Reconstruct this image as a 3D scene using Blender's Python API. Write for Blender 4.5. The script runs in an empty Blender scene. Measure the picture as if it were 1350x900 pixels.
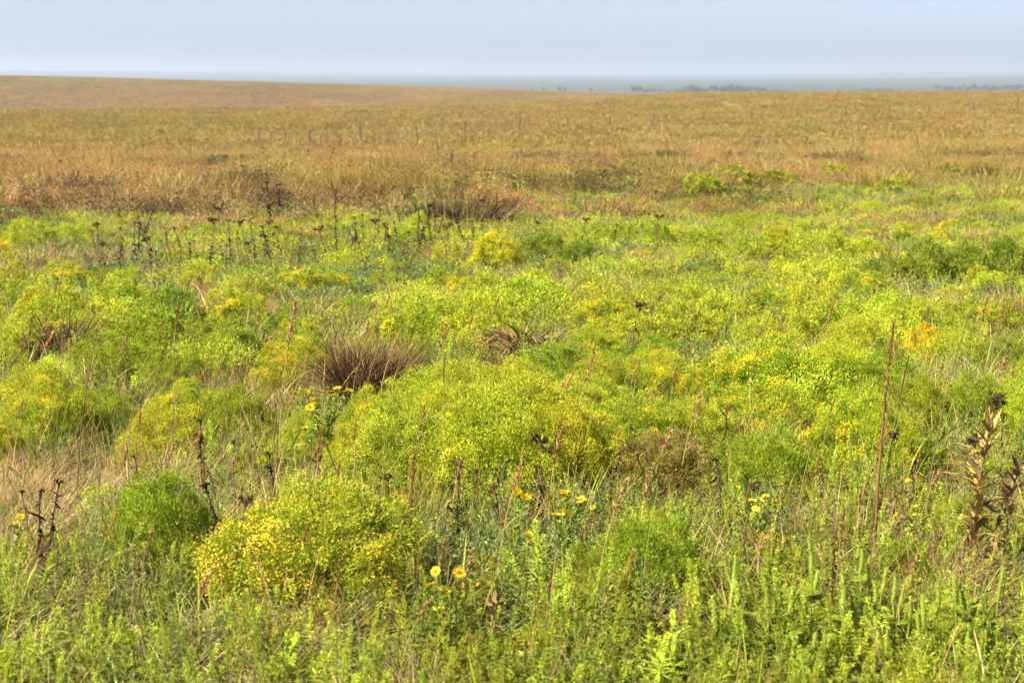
import bpy, math, random
import numpy as np
from mathutils import Vector

rng = np.random.default_rng(11)
random.seed(11)
C = bpy.context.scene.collection
R = math.radians
F = 2250.0            # focal length in photo pixels (1350 wide, 60 mm on 36 mm)
CAM_H = 2.0
HOR = 100.0           # photo row of the level line


def srgb(r, g, b):
    f = lambda c: ((c / 255 + .055) / 1.055) ** 2.4 if c > 10 else c / 255 / 12.92
    return np.array([f(r), f(g), f(b)])


# ------------------------------------------------------------------ noise
def _hash(ix, iy, s):
    h = (ix.astype(np.int64) * 374761393 + iy.astype(np.int64) * 668265263 + s * 974634777) & 0x7fffffff
    h = (h ^ (h >> 13)) * 1274126177 & 0x7fffffff
    return ((h ^ (h >> 16)) & 0xffff) / 65535.0


def vnoise(x, y, s=0):
    x = np.asarray(x, float); y = np.asarray(y, float)
    ix = np.floor(x); iy = np.floor(y)
    fx = x - ix; fy = y - iy
    fx = fx * fx * (3 - 2 * fx); fy = fy * fy * (3 - 2 * fy)
    a = _hash(ix, iy, s); b = _hash(ix + 1, iy, s); c = _hash(ix, iy + 1, s); d = _hash(ix + 1, iy + 1, s)
    return (a * (1 - fx) + b * fx) * (1 - fy) + (c * (1 - fx) + d * fx) * fy


def fbm(x, y, s=0, o=3):
    t = 0; a = .5; n = 0
    for k in range(o):
        t = t + a * vnoise(x * 2 ** k + 17.3 * k, y * 2 ** k - 9.1 * k, s + k); n += a; a *= .5
    return t / n


# ------------------------------------------------------------------ terrain
UPX = np.array([-500, 0, 300, 600, 900, 1350, 1850.])
UK = (UPX - 675) / F
DK = np.array([.5, 12, 30, 50, 120, 180, 250, 320, 420, 500, 900, 1200, 1500, 2500, 5000, 8000, 14000, 17000, 21000.])


def _row(row, d):
    return 2 - (row - HOR) / F * d


ZT = np.array([
    [0] * 7, [0] * 7, [-.4] * 7, [-.9] * 7,
    [_row(r, 120) for r in (193, 190, 188, 184, 179, 173, 170)],
    [_row(r, 180) for r in (163, 161, 160, 158, 154, 147, 145)],
    [_row(r, 250) for r in (149, 148, 147, 143, 135, 131, 130)],
    [-6.3, -6.2, -6, -5.2, _row(128.5, 320), _row(126, 320), _row(125, 320)],
    [-9, -9, -9, -8, _row(125, 420), _row(122.5, 420), _row(121, 420)],
    [_row(148, 500), _row(148, 500), _row(146, 500), _row(142, 500), -4.6, -4.4, -4.2],
    [_row(r, 900) for r in (98, 101, 108, 117, 127, 140, 140)],
    [-1, -1.5, -5, -9, -15, -19, -19],
    [-9, -10, -12, -14, -19, -22, -22],
    [-16, -16, -18, -22, -22.5, -22.5, -22],
    [_row(r, 5000) for r in (106, 106, 107, 109, 109, 107.5, 107)],
    [_row(r, 8000) for r in (100, 100, 101, 102, 103, 100, 99)],
    [_row(r, 14000) for r in (91, 92, 96.5, 99, 101, 97, 96)],
    [30, 30, 15, 0, -10, 0, 0],
    [-60] * 7,
])


def _herm(x, xk, Y):
    # Y: (len(xk), N) values already gathered per sample; returns cubic interpolation per sample
    i = np.clip(np.searchsorted(xk, x) - 1, 0, len(xk) - 2)
    n = np.arange(len(x))
    x0 = xk[i]; x1 = xk[i + 1]; h = x1 - x0; t = np.clip((x - x0) / h, 0, 1)
    y0 = Y[i, n]; y1 = Y[i + 1, n]
    sl = (Y[1:] - Y[:-1]) / (xk[1:] - xk[:-1])[:, None]
    s = sl[i, n]; sp = sl[np.maximum(i - 1, 0), n]; sn = sl[np.minimum(i + 1, len(xk) - 2), n]

    def lim(a, b):
        m = np.where(a * b > 0, 2 * a * b / (a + b + np.where(a + b == 0, 1e-9, 0)), 0)
        return m
    m0 = lim(sp, s); m1 = lim(s, sn)
    t2 = t * t; t3 = t2 * t
    return (2 * t3 - 3 * t2 + 1) * y0 + (t3 - 2 * t2 + t) * h * m0 + (-2 * t3 + 3 * t2) * y1 + (t3 - t2) * h * m1


LDK = np.log(DK)


def ground_z(x, y):
    x = np.atleast_1d(np.asarray(x, float)); y = np.atleast_1d(np.asarray(y, float))
    x, y = np.broadcast_arrays(x, y)
    sh = x.shape; x = x.ravel(); y = y.ravel()
    d = np.clip(y, .5, 20999)
    u = np.clip(x / d, UK[0], UK[-1])
    ld = np.log(d)
    cols = np.stack([_herm(ld, LDK, np.repeat(ZT[:, k:k + 1], len(x), 1)) for k in range(7)])
    z = _herm(u, UK, cols)
    amp = np.clip((d - 2) / 10, 0, 1)
    z = z + (fbm(x / 2.3, y / 2.3, 5) - .5) * .12 * amp * np.clip(1.5 - d / 200, 0, 1)
    z = z + (fbm(x / 14, y / 14, 8) - .5) * .30 * np.clip((d - 22) / 40, 0, 1) * np.clip(2 - d / 300, 0, 1)
    far = np.clip((d - 2600) / 4000, 0, 1)
    z = z + (fbm(x / 1900, y / 2600, 21) - .5) * (16 + 44 * np.clip((d - 6000) / 7000, 0, 1)) * far
    return z.reshape(sh)


def at(px, py, h=0.0):
    """World point where the sight line through photo pixel (px,py) meets the ground raised by h."""
    u = (px - 675) / F; s = (py - HOR) / F
    d = np.exp(np.linspace(math.log(2.5), math.log(15000), 2600))
    zr = CAM_H - s * d
    zg = ground_z(u * d, d) + h
    k = np.nonzero(zr <= zg)[0]
    if len(k) == 0:
        k = [len(d) - 1]
    k = k[0]
    if k > 0:
        a = zr[k - 1] - zg[k - 1]; b = zr[k] - zg[k]; t = a / (a - b + 1e-12)
        dd = d[k - 1] + (d[k] - d[k - 1]) * t
    else:
        dd = d[0]
    return u * dd, dd, float(ground_z(u * dd, dd)[0])


def pix(x, y, z):
    return 675 + F * x / y, HOR + F * (CAM_H - z) / y


# ------------------------------------------------------------------ mesh buffers (quads only)
class MB:
    def __init__(s):
        s.v = []; s.f = []; s.c = []; s.n = 0

    def add(s, v, f, c):
        s.v.append(v); s.f.append(f + s.n); s.c.append(c); s.n += len(v)

    def mesh(s, name, mat, smooth=False):
        v = np.concatenate(s.v).astype(np.float32); f = np.concatenate(s.f).astype(np.int32); c = np.concatenate(s.c)
        me = bpy.data.meshes.new(name)
        me.vertices.add(len(v)); me.vertices.foreach_set('co', v.ravel())
        me.loops.add(f.size); me.loops.foreach_set('vertex_index', f.ravel())
        me.polygons.add(len(f)); me.polygons.foreach_set('loop_start', np.arange(len(f), dtype=np.int32) * 4)
        me.update(calc_edges=True)
        a = me.color_attributes.new('col', 'FLOAT_COLOR', 'POINT')
        cc = np.ones((len(v), 4), np.float32); cc[:, :3] = np.clip(c, 0, 1); a.data.foreach_set('color', cc.ravel())
        if smooth:
            me.polygons.foreach_set('use_smooth', np.ones(len(f), bool))
        me.materials.append(mat)
        return me


def unit(v):
    return v / (np.linalg.norm(v, axis=-1, keepdims=True) + 1e-9)


def vary(col, n, hue=.12, val=.25, g=rng):
    """n copies of a colour (or blends of several) with natural variation"""
    col = np.atleast_2d(col)
    k = g.integers(0, len(col), n)
    c = col[k] * (1 + g.normal(0, val, (n, 1)))
    c = c * (1 + g.normal(0, hue, (n, 3)))
    return np.clip(c, .004, .9)


def blades(mb, P, D, L, W, bend, c0, c1, segs=3, az=None, prof=None, g=rng):
    """tapered curved strips; P,D (n,3); L,W,bend (n,); c0,c1 (n,3)"""
    n = len(P); D = unit(D)
    ang = g.uniform(0, 2 * np.pi, n) if az is None else az
    side = np.stack([np.cos(ang), np.sin(ang), np.zeros(n)], 1)
    hd = D * [1, 1, 0]; hn = np.linalg.norm(hd, axis=1, keepdims=True)
    hd = np.where(hn > .02, hd / (hn + 1e-9), np.stack([-np.sin(ang), np.cos(ang), 0 * ang], 1))
    V = np.zeros((n, segs + 1, 2, 3)); Cc = np.zeros((n, segs + 1, 2, 3))
    for k in range(segs + 1):
        t = k / segs
        p = P + D * (L * t)[:, None] + hd * (bend * L * t * t * .75)[:, None]
        p[:, 2] -= (bend * bend * L * t * t * .35)
        w = W * ((1 - t ** 2) * .92 + .08) * (.65 + .7 * min(t * 3, .5)) if prof is None else W * prof[k]
        V[:, k, 0] = p - side * w[:, None] / 2; V[:, k, 1] = p + side * w[:, None] / 2
        Cc[:, k, :] = (c0 * (1 - t) + c1 * t)[:, None]
    base = (np.arange(n) * (segs + 1) * 2)[:, None]
    fs = [np.concatenate([base + 2 * k, base + 2 * k + 1, base + 2 * k + 3, base + 2 * k + 2], 1) for k in range(segs)]
    mb.add(V.reshape(-1, 3), np.concatenate(fs), Cc.reshape(-1, 3))


def rhombs(mb, P, D, L, W, c, g=rng, fold=.0):
    """little pointed leaves: one kite quad each"""
    n = len(P); D = unit(D)
    r = unit(g.normal(0, 1, (n, 3)))
    s = unit(np.cross(D, r)); up = np.cross(s, D)
    L = L[:, None]; W = W[:, None]
    m = P + D * L * .45 + up * L * fold
    V = np.stack([P, m - s * W / 2, P + D * L, m + s * W / 2], 1)
    f = (np.arange(n) * 4)[:, None] + np.arange(4)
    mb.add(V.reshape(-1, 3), f, np.repeat(c, 4, 0))


def discs(mb, P, N, r, c, g=rng, cone=.25):
    """small 8-point flower discs, slightly cupped: 4 quads each"""
    n = len(P); N = unit(N)
    s = unit(np.cross(N, unit(g.normal(0, 1, (n, 3))))); t = np.cross(N, s)
    V = [P + N * (r * cone)[:, None]]
    for k in range(8):
        a = k * math.pi / 4; q = 1.0 if k % 2 else .72
        V.append(P + s * (r * q * math.cos(a))[:, None] + t * (r * q * math.sin(a))[:, None])
    V = np.stack(V, 1)
    b = (np.arange(n) * 9)[:, None]
    f = np.concatenate([b + np.array([0, 1 + 2 * k, 2 + 2 * k, 1 + (2 * k + 2) % 8]) for k in range(4)])
    mb.add(V.reshape(-1, 3), f, np.repeat(c, 9, 0))


def tube(mb, pts, rad, c0, c1=None, sides=5):
    pts = np.asarray(pts, float); K = len(pts); c1 = c0 if c1 is None else c1
    T = np.gradient(pts, axis=0); T = unit(T)
    ref = np.array([1, 0, 0]) if abs(T[0, 0]) < .8 else np.array([0, 1, 0])
    A = unit(np.cross(T, ref)); B = np.cross(T, A)
    a = np.arange(sides) * 2 * np.pi / sides
    rad = np.broadcast_to(rad, (K,))
    V = pts[:, None] + (A[:, None] * np.cos(a)[None, :, None] + B[:, None] * np.sin(a)[None, :, None]) * rad[:, None, None]
    t = np.linspace(0, 1, K)[:, None, None]
    Cc = np.broadcast_to(np.asarray(c0) * (1 - t) + np.asarray(c1) * t, (K, sides, 3))
    f = []
    for k in range(K - 1):
        for j in range(sides):
            j2 = (j + 1) % sides
            f.append([k * sides + j, k * sides + j2, (k + 1) * sides + j2, (k + 1) * sides + j])
    mb.add(V.reshape(-1, 3), np.array(f), Cc.reshape(-1, 3))


def curve(p0, p1, sag=(0, 0, 0), k=7):
    t = np.linspace(0, 1, k)[:, None]
    return np.asarray(p0) * (1 - t) + np.asarray(p1) * t + np.asarray(sag) * (4 * t * (1 - t))


# ------------------------------------------------------------------ materials
def plant_mat(name, trans=.35, rough=.6, spec=.25, tint=False, noise=9.0, rvar=.18):
    m = bpy.data.materials.new(name); m.use_nodes = True
    nt = m.node_tree; N = nt.nodes; L = nt.links; N.clear()
    out = N.new('ShaderNodeOutputMaterial')
    at_ = N.new('ShaderNodeAttribute'); at_.attribute_name = 'col'
    mul = N.new('ShaderNodeMix'); mul.data_type = 'RGBA'; mul.blend_type = 'MULTIPLY'; mul.inputs[0].default_value = 1
    L.new(at_.outputs['Color'], mul.inputs[6])
    if tint:
        t = N.new('ShaderNodeAttribute'); t.attribute_type = 'INSTANCER'; t.attribute_name = 'tint'
        L.new(t.outputs['Color'], mul.inputs[7])
    else:
        oi = N.new('ShaderNodeObjectInfo'); L.new(oi.outputs['Color'], mul.inputs[7])
    # patchy variation that runs across the plant
    ge = N.new('ShaderNodeNewGeometry'); no = N.new('ShaderNodeTexNoise'); no.inputs['Scale'].default_value = noise; no.inputs['Detail'].default_value = 2
    L.new(ge.outputs['Position'], no.inputs['Vector'])
    mr = N.new('ShaderNodeMapRange'); mr.inputs[1].default_value = .3; mr.inputs[2].default_value = .7
    mr.inputs[3].default_value = 1 - rvar; mr.inputs[4].default_value = 1 + rvar
    L.new(no.outputs['Fac'], mr.inputs[0])
    vm = N.new('ShaderNodeVectorMath'); vm.operation = 'SCALE'
    L.new(mul.outputs[2], vm.inputs[0]); L.new(mr.outputs[0], vm.inputs['Scale'])
    pb = N.new('ShaderNodeBsdfPrincipled'); pb.inputs['Roughness'].default_value = rough
    pb.inputs['Specular IOR Level'].default_value = spec
    L.new(vm.outputs[0], pb.inputs['Base Color'])
    if trans > 0:
        tr = N.new('ShaderNodeBsdfTranslucent'); L.new(vm.outputs[0], tr.inputs['Color'])
        ms = N.new('ShaderNodeMixShader'); ms.inputs[0].default_value = trans
        L.new(pb.outputs[0], ms.inputs[1]); L.new(tr.outputs[0], ms.inputs[2]); L.new(ms.outputs[0], out.inputs['Surface'])
    else:
        L.new(pb.outputs[0], out.inputs['Surface'])
    return m


M_BUSH = plant_mat('broomweed_foliage', .4, .6, .2)
M_FLOWER = plant_mat('yellow_petals', .3, .6, .15)
M_STEM = plant_mat('dry_stem', 0, .8, .15)
M_DEAD = plant_mat('dead_leaf', .15, .8, .1)
M_LEAF = plant_mat('fresh_leaf', .35, .5, .3)
M_STUFF = plant_mat('ground_cover_foliage', .35, .6, .2, tint=True)
M_METAL = plant_mat('weathered_steel_post', 0, .6, .4)
M_ROCK = plant_mat('pale_limestone', 0, .9, .2, noise=3)

# ------------------------------------------------------------------ palette (albedo)
LIME = np.array([.43, .455, .03]); YGRN = np.array([.33, .38, .022]); GRN = np.array([.175, .25, .022])
DGRN = np.array([.075, .115, .014]); SAGE = np.array([.235, .28, .095]); PALE = np.array([.35, .385, .05])
STRAW = np.array([.50, .40, .18]); TAN = np.array([.33, .22, .095]); RUST = np.array([.29, .16, .05])
BROWN = np.array([.125, .082, .042]); DARK = np.array([.045, .028, .018]); YEL = np.array([.62, .46, .016]); LYEL = np.array([.50, .47, .03])
OLIVE = np.array([.17, .16, .035]); PINK = np.array([.42, .22, .12])

registry = []      # (object, descriptor, priority) waiting for a label


def thing(name, loc, rz=0, sc=1.0, color=None):
    o = bpy.data.objects.new(name, None); C.objects.link(o)
    o.location = loc; o.rotation_euler = (0, 0, rz); o.scale = (sc, sc, sc) if np.isscalar(sc) else sc
    o.empty_display_size = .1
    return o


MASS = {'flowers', 'foliage', 'branches', 'seed_head', 'seed_heads', 'dark_blades', 'straw_blades', 'withered_leaves', 'curled_leaves', 'leaves', 'petals'}


def part(name, me, parent=None, color=(1, 1, 1, 1)):
    o = bpy.data.objects.new(name, me); C.objects.link(o); o.parent = parent; o.color = color
    if name in MASS and name in ('flowers', 'foliage', 'branches'): o['kind'] = 'stuff'
    return o


def tag(o, label=None, cat=None, group=None, kind=None):
    if label: o['label'] = label
    if cat: o['category'] = cat
    if group: o['group'] = group
    if kind: o['kind'] = kind
    return o


def place(name, meshes, loc, rz=0, sc=1.0, color=(1, 1, 1, 1), tilt=(0, 0)):
    """a thing = Empty + one child per (part name, mesh)"""
    if len(meshes) == 1:
        o = bpy.data.objects.new(name, meshes[0][1]); C.objects.link(o); o.color = color
        o.location = loc; o.scale = (sc, sc, sc) if np.isscalar(sc) else sc
    else:
        o = thing(name, loc, 0, sc)
        for nm, me in meshes:
            part(nm, me, o, color)
    o.rotation_euler = (tilt[0], tilt[1], rz)
    return o


# ------------------------------------------------------------------ broomweed bushes
def dome_points(n, g, rx=1., h=1., lump=.12, seed=0):
    """directions over an uneven dome and the surface points"""
    a = g.uniform(0, 2 * np.pi, n); ct = g.uniform(-.05, 1, n) ** .85 if False else g.uniform(.02, 1, n)
    st = np.sqrt(1 - ct ** 2)
    D = np.stack([st * np.cos(a), st * np.sin(a), ct], 1)
    r = 1 + lump * 2 * (fbm(a * 1.3 + 3, ct * 3.1, seed, 2) - .5) * 1.6 + g.normal(0, .03, n)
    return D, D * r[:, None] * [rx, rx, h]


def bush(kind, seed, width=.7, height=.42, clumps=150, per=60, nl=.026, nw=.0032, fl=700, flr=.0042, cols=None, fcol=None, stemcol=None, dense=1.0):
    g = np.random.default_rng(seed)
    rx = width / 2
    D, Pc = dome_points(clumps, g, rx * .9, height * .78, .22, seed)
    Pc[:, 2] += height * .15
    # inner clumps, so the crown has body
    k = int(clumps * .28)
    D2, P2 = dome_points(k, g, rx * .9, height * .78, .1, seed + 3)
    P2 = P2 * g.uniform(.45, .8, (k, 1)); P2[:, 2] += height * .15
    allP = np.concatenate([Pc, P2]); allD = np.concatenate([D, D2])
    stem = MB()
    root = np.array([0, 0, 0.])
    tube(stem, [[0, 0, -.04], [0.004, 0, .04], [0, .004, height * .22]], [.006, .005, .004], BROWN)
    nb = min(len(allP), 120)
    sel = g.choice(len(allP), nb, False)
    for i in sel:
        p0 = np.array([0, 0, height * g.uniform(.02, .22)])
        p1 = allP[i]
        mid = (p0 + p1) / 2 * [.8, .8, 1] + g.normal(0, .01, 3)
        tube(stem, [p0, mid, p1], [.0024, .0018, .0009], stemcol if stemcol is not None else GRN * .8 + BROWN * .4, YGRN, sides=3)
    fo = MB()
    cs = g.uniform(.6, 1.35, len(allP))                       # clump colour value
    n = len(allP) * per
    ci = np.repeat(np.arange(len(allP)), per)
    cr = width * .062 * g.uniform(.7, 1.3, len(allP))
    off = unit(g.normal(0, 1, (n, 3))) * (g.uniform(0, 1, (n, 1)) ** .5) * cr[ci][:, None] * [1, 1, .85]
    P = allP[ci] + off
    dr = unit(allD[ci] * .6 + [0, 0, .5] + unit(off) * .5 + g.normal(0, .6, (n, 3)))
    cols = np.atleast_2d(cols)
    cc = vary(cols, n, .10, .16, g) * (1 + (cs[ci] - 1) * .45)[:, None]
    rhombs(fo, P, dr, nl * g.uniform(.6, 1.4, n), nw * g.uniform(.7, 1.5, n), cc, g)
    # trailing wispy sprays that break the outline
    m = clumps * 7
    ci = g.integers(0, clumps, m)
    P = Pc[ci] + g.normal(0, width * .035, (m, 3))
    rhombs(fo, P, unit(D[ci] + [0, 0, .5] + g.normal(0, .45, (m, 3))), nl * g.uniform(1.2, 2.4, m), nw * g.uniform(.5, .8, m), vary(cols, m, .1, .2, g), g)
    parts = [('branches', stem.mesh('branches', M_STEM)), ('foliage', fo.mesh('foliage', M_BUSH))]
    if fl:
        fm = MB()
        wgt = np.clip(fbm(Pc[:, 0] * 7 / width + 5, Pc[:, 1] * 7 / width + Pc[:, 2] * 4, seed + 9, 2) - .3, 0.03, 1) ** 1.9
        ci = g.choice(clumps, fl, p=wgt / wgt.sum())
        off = unit(g.normal(0, 1, (fl, 3)) + D[ci] * 1.2 + [0, 0, .6]) * cr[ci][:, None] * g.uniform(.9, 1.4, (fl, 1))
        discs(fm, Pc[ci] + off, D[ci] + [0, 0, .7] + g.normal(0, .4, (fl, 3)), flr * g.uniform(.7, 1.4, fl), vary(fcol, fl, .06, .15, g), g, .45)
        parts.append(('flowers', fm.mesh('flowers', M_FLOWER)))
    return parts


YF = np.array([YEL, YEL * [1, .95, 1], YEL * [1, .82, 1]]); LF = np.array([LYEL, LYEL * [.95, 1, 1], YEL])
NEAR = dict(clumps=230, per=95, nl=.015, nw=.0046)
MIDD = dict(clumps=140, per=50, nl=.022, nw=.0080)
FARR = dict(clumps=80, per=34, nl=.034, nw=.015)
BUSH = {}
for lod, kw in (('near', NEAR), ('mid', MIDD), ('far', FARR)):
    fr = {'near': .0031, 'mid': .0046, 'far': .009}[lod]
    fn = {'near': 1.0, 'mid': .6, 'far': .35}[lod]
    q = lambda *a, **k: bush(*a, **{**kw, **k})
    BUSH[lod] = {
        'yel': [q('yel', 20 + s, fl=int(3600 * fn), flr=fr, fcol=YF, cols=[YGRN, LIME * .85, YGRN]) for s in range(2)],
        'gold': [q('gold', 30, fl=int(6000 * fn), flr=fr * 1.05, fcol=YF, cols=[YEL * [1.05, 1.15, 1], LYEL, YEL * [.95, 1, 1]])],
        'lime': [q('lime', 40 + s, fl=int(2800 * fn), flr=fr * .85, fcol=LF, cols=[LIME, YGRN, LIME * 1.05]) for s in range(3)],
        'grn': [q('grn', 50 + s, fl=int(90 * fn), flr=fr, fcol=LF, cols=[YGRN, GRN, YGRN * .9 + LIME * .1]) for s in range(2)],
        'drk': [q('drk', 60 + s, fl=int(160 * fn), flr=fr * .9, fcol=LF, cols=[GRN, YGRN * .8, GRN * 1.1]) for s in range(2)],
        'rus': [q('rus', 70, fl=int(350 * fn), flr=fr, fcol=YF, cols=[YGRN, TAN * .8, OLIVE * 1.3, RUST], stemcol=RUST)],
    }

DESC = {'yel': 'yellow-dotted green broomweed bush', 'gold': 'golden broomweed bush in bloom',
        'lime': 'lime green rounded broomweed bush', 'grn': 'soft fresh green broomweed bush',
        'drk': 'darker green broomweed bush', 'rus': 'rusty thinning broomweed bush'}
HERO = [
    # cx, base row, width, top row, kind, label
    (392, 800, 300, 668, 'yel', 'largest yellow-flowered broomweed bush, lower left foreground'),
    (182, 740, 175, 632, 'grn', 'feathery green broomweed bush touching the left of the biggest yellow-flowered bush'),
    (870, 790, 170, 690, 'grn', 'low green bush in the right-centre foreground behind the yellow daisies'),
    (790, 780, 110, 705, 'grn', 'small green bush just left of the right-centre foreground bush'),
    (530, 640, 180, 530, 'lime', None), (650, 655, 210, 520, 'lime', None), (765, 640, 170, 530, 'lime', None),
    (850, 600, 150, 525, 'yel', None), (700, 570, 200, 512, 'lime', None), (590, 575, 140, 512, 'lime', None),
    (880, 645, 140, 555, 'rus', 'rusty brown thinning bush at the right end of the central lime bushes'),
    (470, 620, 110, 560, 'lime', None),
    (1150, 625, 165, 532, 'yel', None), (1040, 655, 150, 585, 'grn', None), (960, 640, 110, 590, 'grn', None),
    (1040, 540, 200, 458, 'yel', None), (1120, 525, 140, 458, 'lime', None), (960, 530, 110, 470, 'yel', None),
    (1230, 560, 110, 485, 'grn', None), (1310, 565, 120, 478, 'grn', None), (1400, 580, 130, 480, 'lime', None),
    (680, 525, 140, 485, 'lime', None), (800, 520, 110, 480, 'lime', None), (870, 500, 110, 462, 'lime', None),
    (560, 450, 110, 392, 'yel', None), (640, 458, 120, 398, 'lime', None), (700, 420, 140, 372, 'lime', None), (520, 430, 90, 392, 'lime', None),
    (212, 428, 110, 378, 'drk', None), (130, 420, 120, 372, 'yel', None), (50, 425, 100, 372, 'lime', None), (305, 430, 90, 385, 'yel', None),
    (145, 490, 140, 438, 'grn', None), (290, 480, 110, 438, 'grn', None), (215, 505, 80, 462, 'grn', None),
    (30, 328, 66, 282, 'lime', None), (75, 325, 60, 296, 'lime', None),
    (650, 354, 84, 298, 'gold', 'golden round bush standing above the green band near the dark stalks'),
    (715, 345, 80, 308, 'drk', None), (765, 348, 70, 315, 'drk', None), (548, 300, 40, 270, 'lime', None), (540, 318, 44, 290, 'lime', None),
    (930, 330, 70, 300, 'grn', None), (1000, 346, 90, 312, 'grn', None), (1080, 346, 100, 306, 'lime', None), (1030, 330, 60, 298, 'lime', None),
    (1180, 372, 80, 335, 'drk', None), (1225, 370, 90, 318, 'drk', None), (1280, 368, 90, 308, 'drk', None), (1335, 366, 90, 312, 'drk', None),
    (1400, 366, 90, 305, 'drk', None), (1140, 345, 70, 312, 'lime', None),
    (1112, 362, 38, 340, 'yel', None), (1228, 462, 62, 415, 'gold', 'small golden bush at the right edge of the middle ground'),
    (1080, 402, 80, 376, 'yel', None), (1020, 415, 80, 382, 'yel', None), (960, 425, 100, 388, 'lime', None), (1110, 440, 110, 395, 'lime', None),
    (1180, 430, 90, 390, 'lime', None), (1310, 428, 80, 398, 'yel', None), (1040, 450, 90, 410, 'lime', None),
    (40, 575, 120, 515, 'yel', None), (300, 565, 100, 515, 'grn', None), (200, 600, 120, 535, 'lime', None), (120, 560, 100, 515, 'grn', None),
    (395, 600, 100, 545, 'lime', None), (1290, 720, 110, 660, 'grn', None), (1215, 760, 80, 700, 'grn', None),
    (930, 260, 60, 232, 'lime', None), (975, 243, 70, 220, 'yel', None), (1020, 242, 60, 222, 'yel', None), (1100, 235, 50, 216, 'lime', None),
    (1295, 226, 60, 212, 'yel', None), (1260, 232, 50, 216, 'lime', None), (1180, 255, 60, 235, 'lime', None), (1330, 262, 60, 244, 'lime', None),
    (880, 250, 50, 230, 'grn', None), (400, 190, 32, 181, 'lime', None), (305, 216, 30, 205, 'lime', None), (197, 210, 12, 196, 'drk', None),
    (590, 348, 50, 318, 'lime', None), (820, 318, 50, 292, 'grn', None), (870, 318, 50, 290, 'grn', None),
]


FOOT = []


def bush_at(cx, by, w, ty, kind, label, g=random, hh=.12):
    x, y, z = at(cx, by, hh)
    wm = w / F * y; hm = min(max((by - ty) / F * y * 1.0 + hh, .1), wm * .66 + .06)
    FOOT.append((x, y + wm * .3, wm * .5))
    lod = 'near' if y < 11.5 else 'mid' if y < 26 else 'far'
    cf = .78 if lod == 'far' else 1.0
    v = BUSH[lod][kind]; ms = v[g.randrange(len(v))]
    if y > 40:
        ms = [m for m in ms if m[0] != 'branches']
    s = g.uniform(.93, 1.07)
    o = place('broomweed_bush', ms, (x, y + wm * .3, float(ground_z(x, y + wm * .3)[0]) - .02), g.uniform(0, 6.28),
              (wm / .7 * 1.05, wm / .7 * 1.05, hm / .42 * s), (cf * g.uniform(.88, 1.04), cf * g.uniform(.93, 1.06), g.uniform(.85, 1.2), 1),
              (g.uniform(-.08, .08), g.uniform(-.08, .08)))
    tag(o, label, 'bush', 'broomweed bushes across the prairie')
    registry.append((o, DESC[kind], label))
    return o


for h in HERO:
    bush_at(*h)
# the many smaller ones that fill the middle distance
g2 = random.Random(5)
taken = [(h[0], h[1]) for h in HERO]
cnt = 0
while cnt < 205:
    py = g2.choice([g2.uniform(300, 380), g2.uniform(370, 470), g2.uniform(450, 600), g2.uniform(205, 300)])
    px = g2.uniform(-120, 1470)
    if py < 300 and px < 820 and g2.random() < .9: continue
    if 420 < px < 560 and 420 < py < 530: continue
    if 620 < px < 760 and 425 < py < 500: continue
    if 590 < px < 720 and 300 < py < 385: continue
    if 130 < px < 620 and py < 370: continue
    if py > 455 and (px < 430 or 880 < px < 1000) and g2.random() < .6: continue
    w = (py - 100) * (g2.uniform(.18, .34) if 365 < py < 640 else g2.uniform(.13, .26))
    if any(abs(px - a) < w * .42 and abs(py - b) < w * .16 for a, b in taken): continue
    taken.append((px, py))
    kind = g2.choices(['lime', 'yel', 'grn', 'drk', 'gold'], [5, 2.4, 3, 1, .12])[0]
    bush_at(px, py, w, py - w * g2.uniform(.28, .44), kind, None, g2)
    cnt += 1


# ------------------------------------------------------------------ ground cover templates
def t_grass(seed, n=60, r=.09, h=.28, w=.0045, cols=None, tips=None, lean=.35, bend=.5, segs=3, prof=None, jit=.12):
    g = np.random.default_rng(seed); mb = MB()
    a = g.uniform(0, 6.28, n); rr = r * np.sqrt(g.uniform(0, 1, n))
    P = np.stack([rr * np.cos(a), rr * np.sin(a), np.full(n, -.02)], 1)
    D = np.stack([np.cos(a) * lean * g.uniform(.1, 1.2, n) + g.normal(0, jit, n), np.sin(a) * lean * g.uniform(.1, 1.2, n) + g.normal(0, jit, n), np.ones(n)], 1)
    c0 = vary(cols, n, .08, .18, g); c1 = vary(tips if tips is not None else cols, n, .08, .18, g)
    blades(mb, P, D, h * g.uniform(.45, 1.15, n), w * g.uniform(.6, 1.4, n), bend * g.uniform(.1, 1.3, n), c0, c1, segs, g=g, prof=prof)
    return mb


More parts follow.
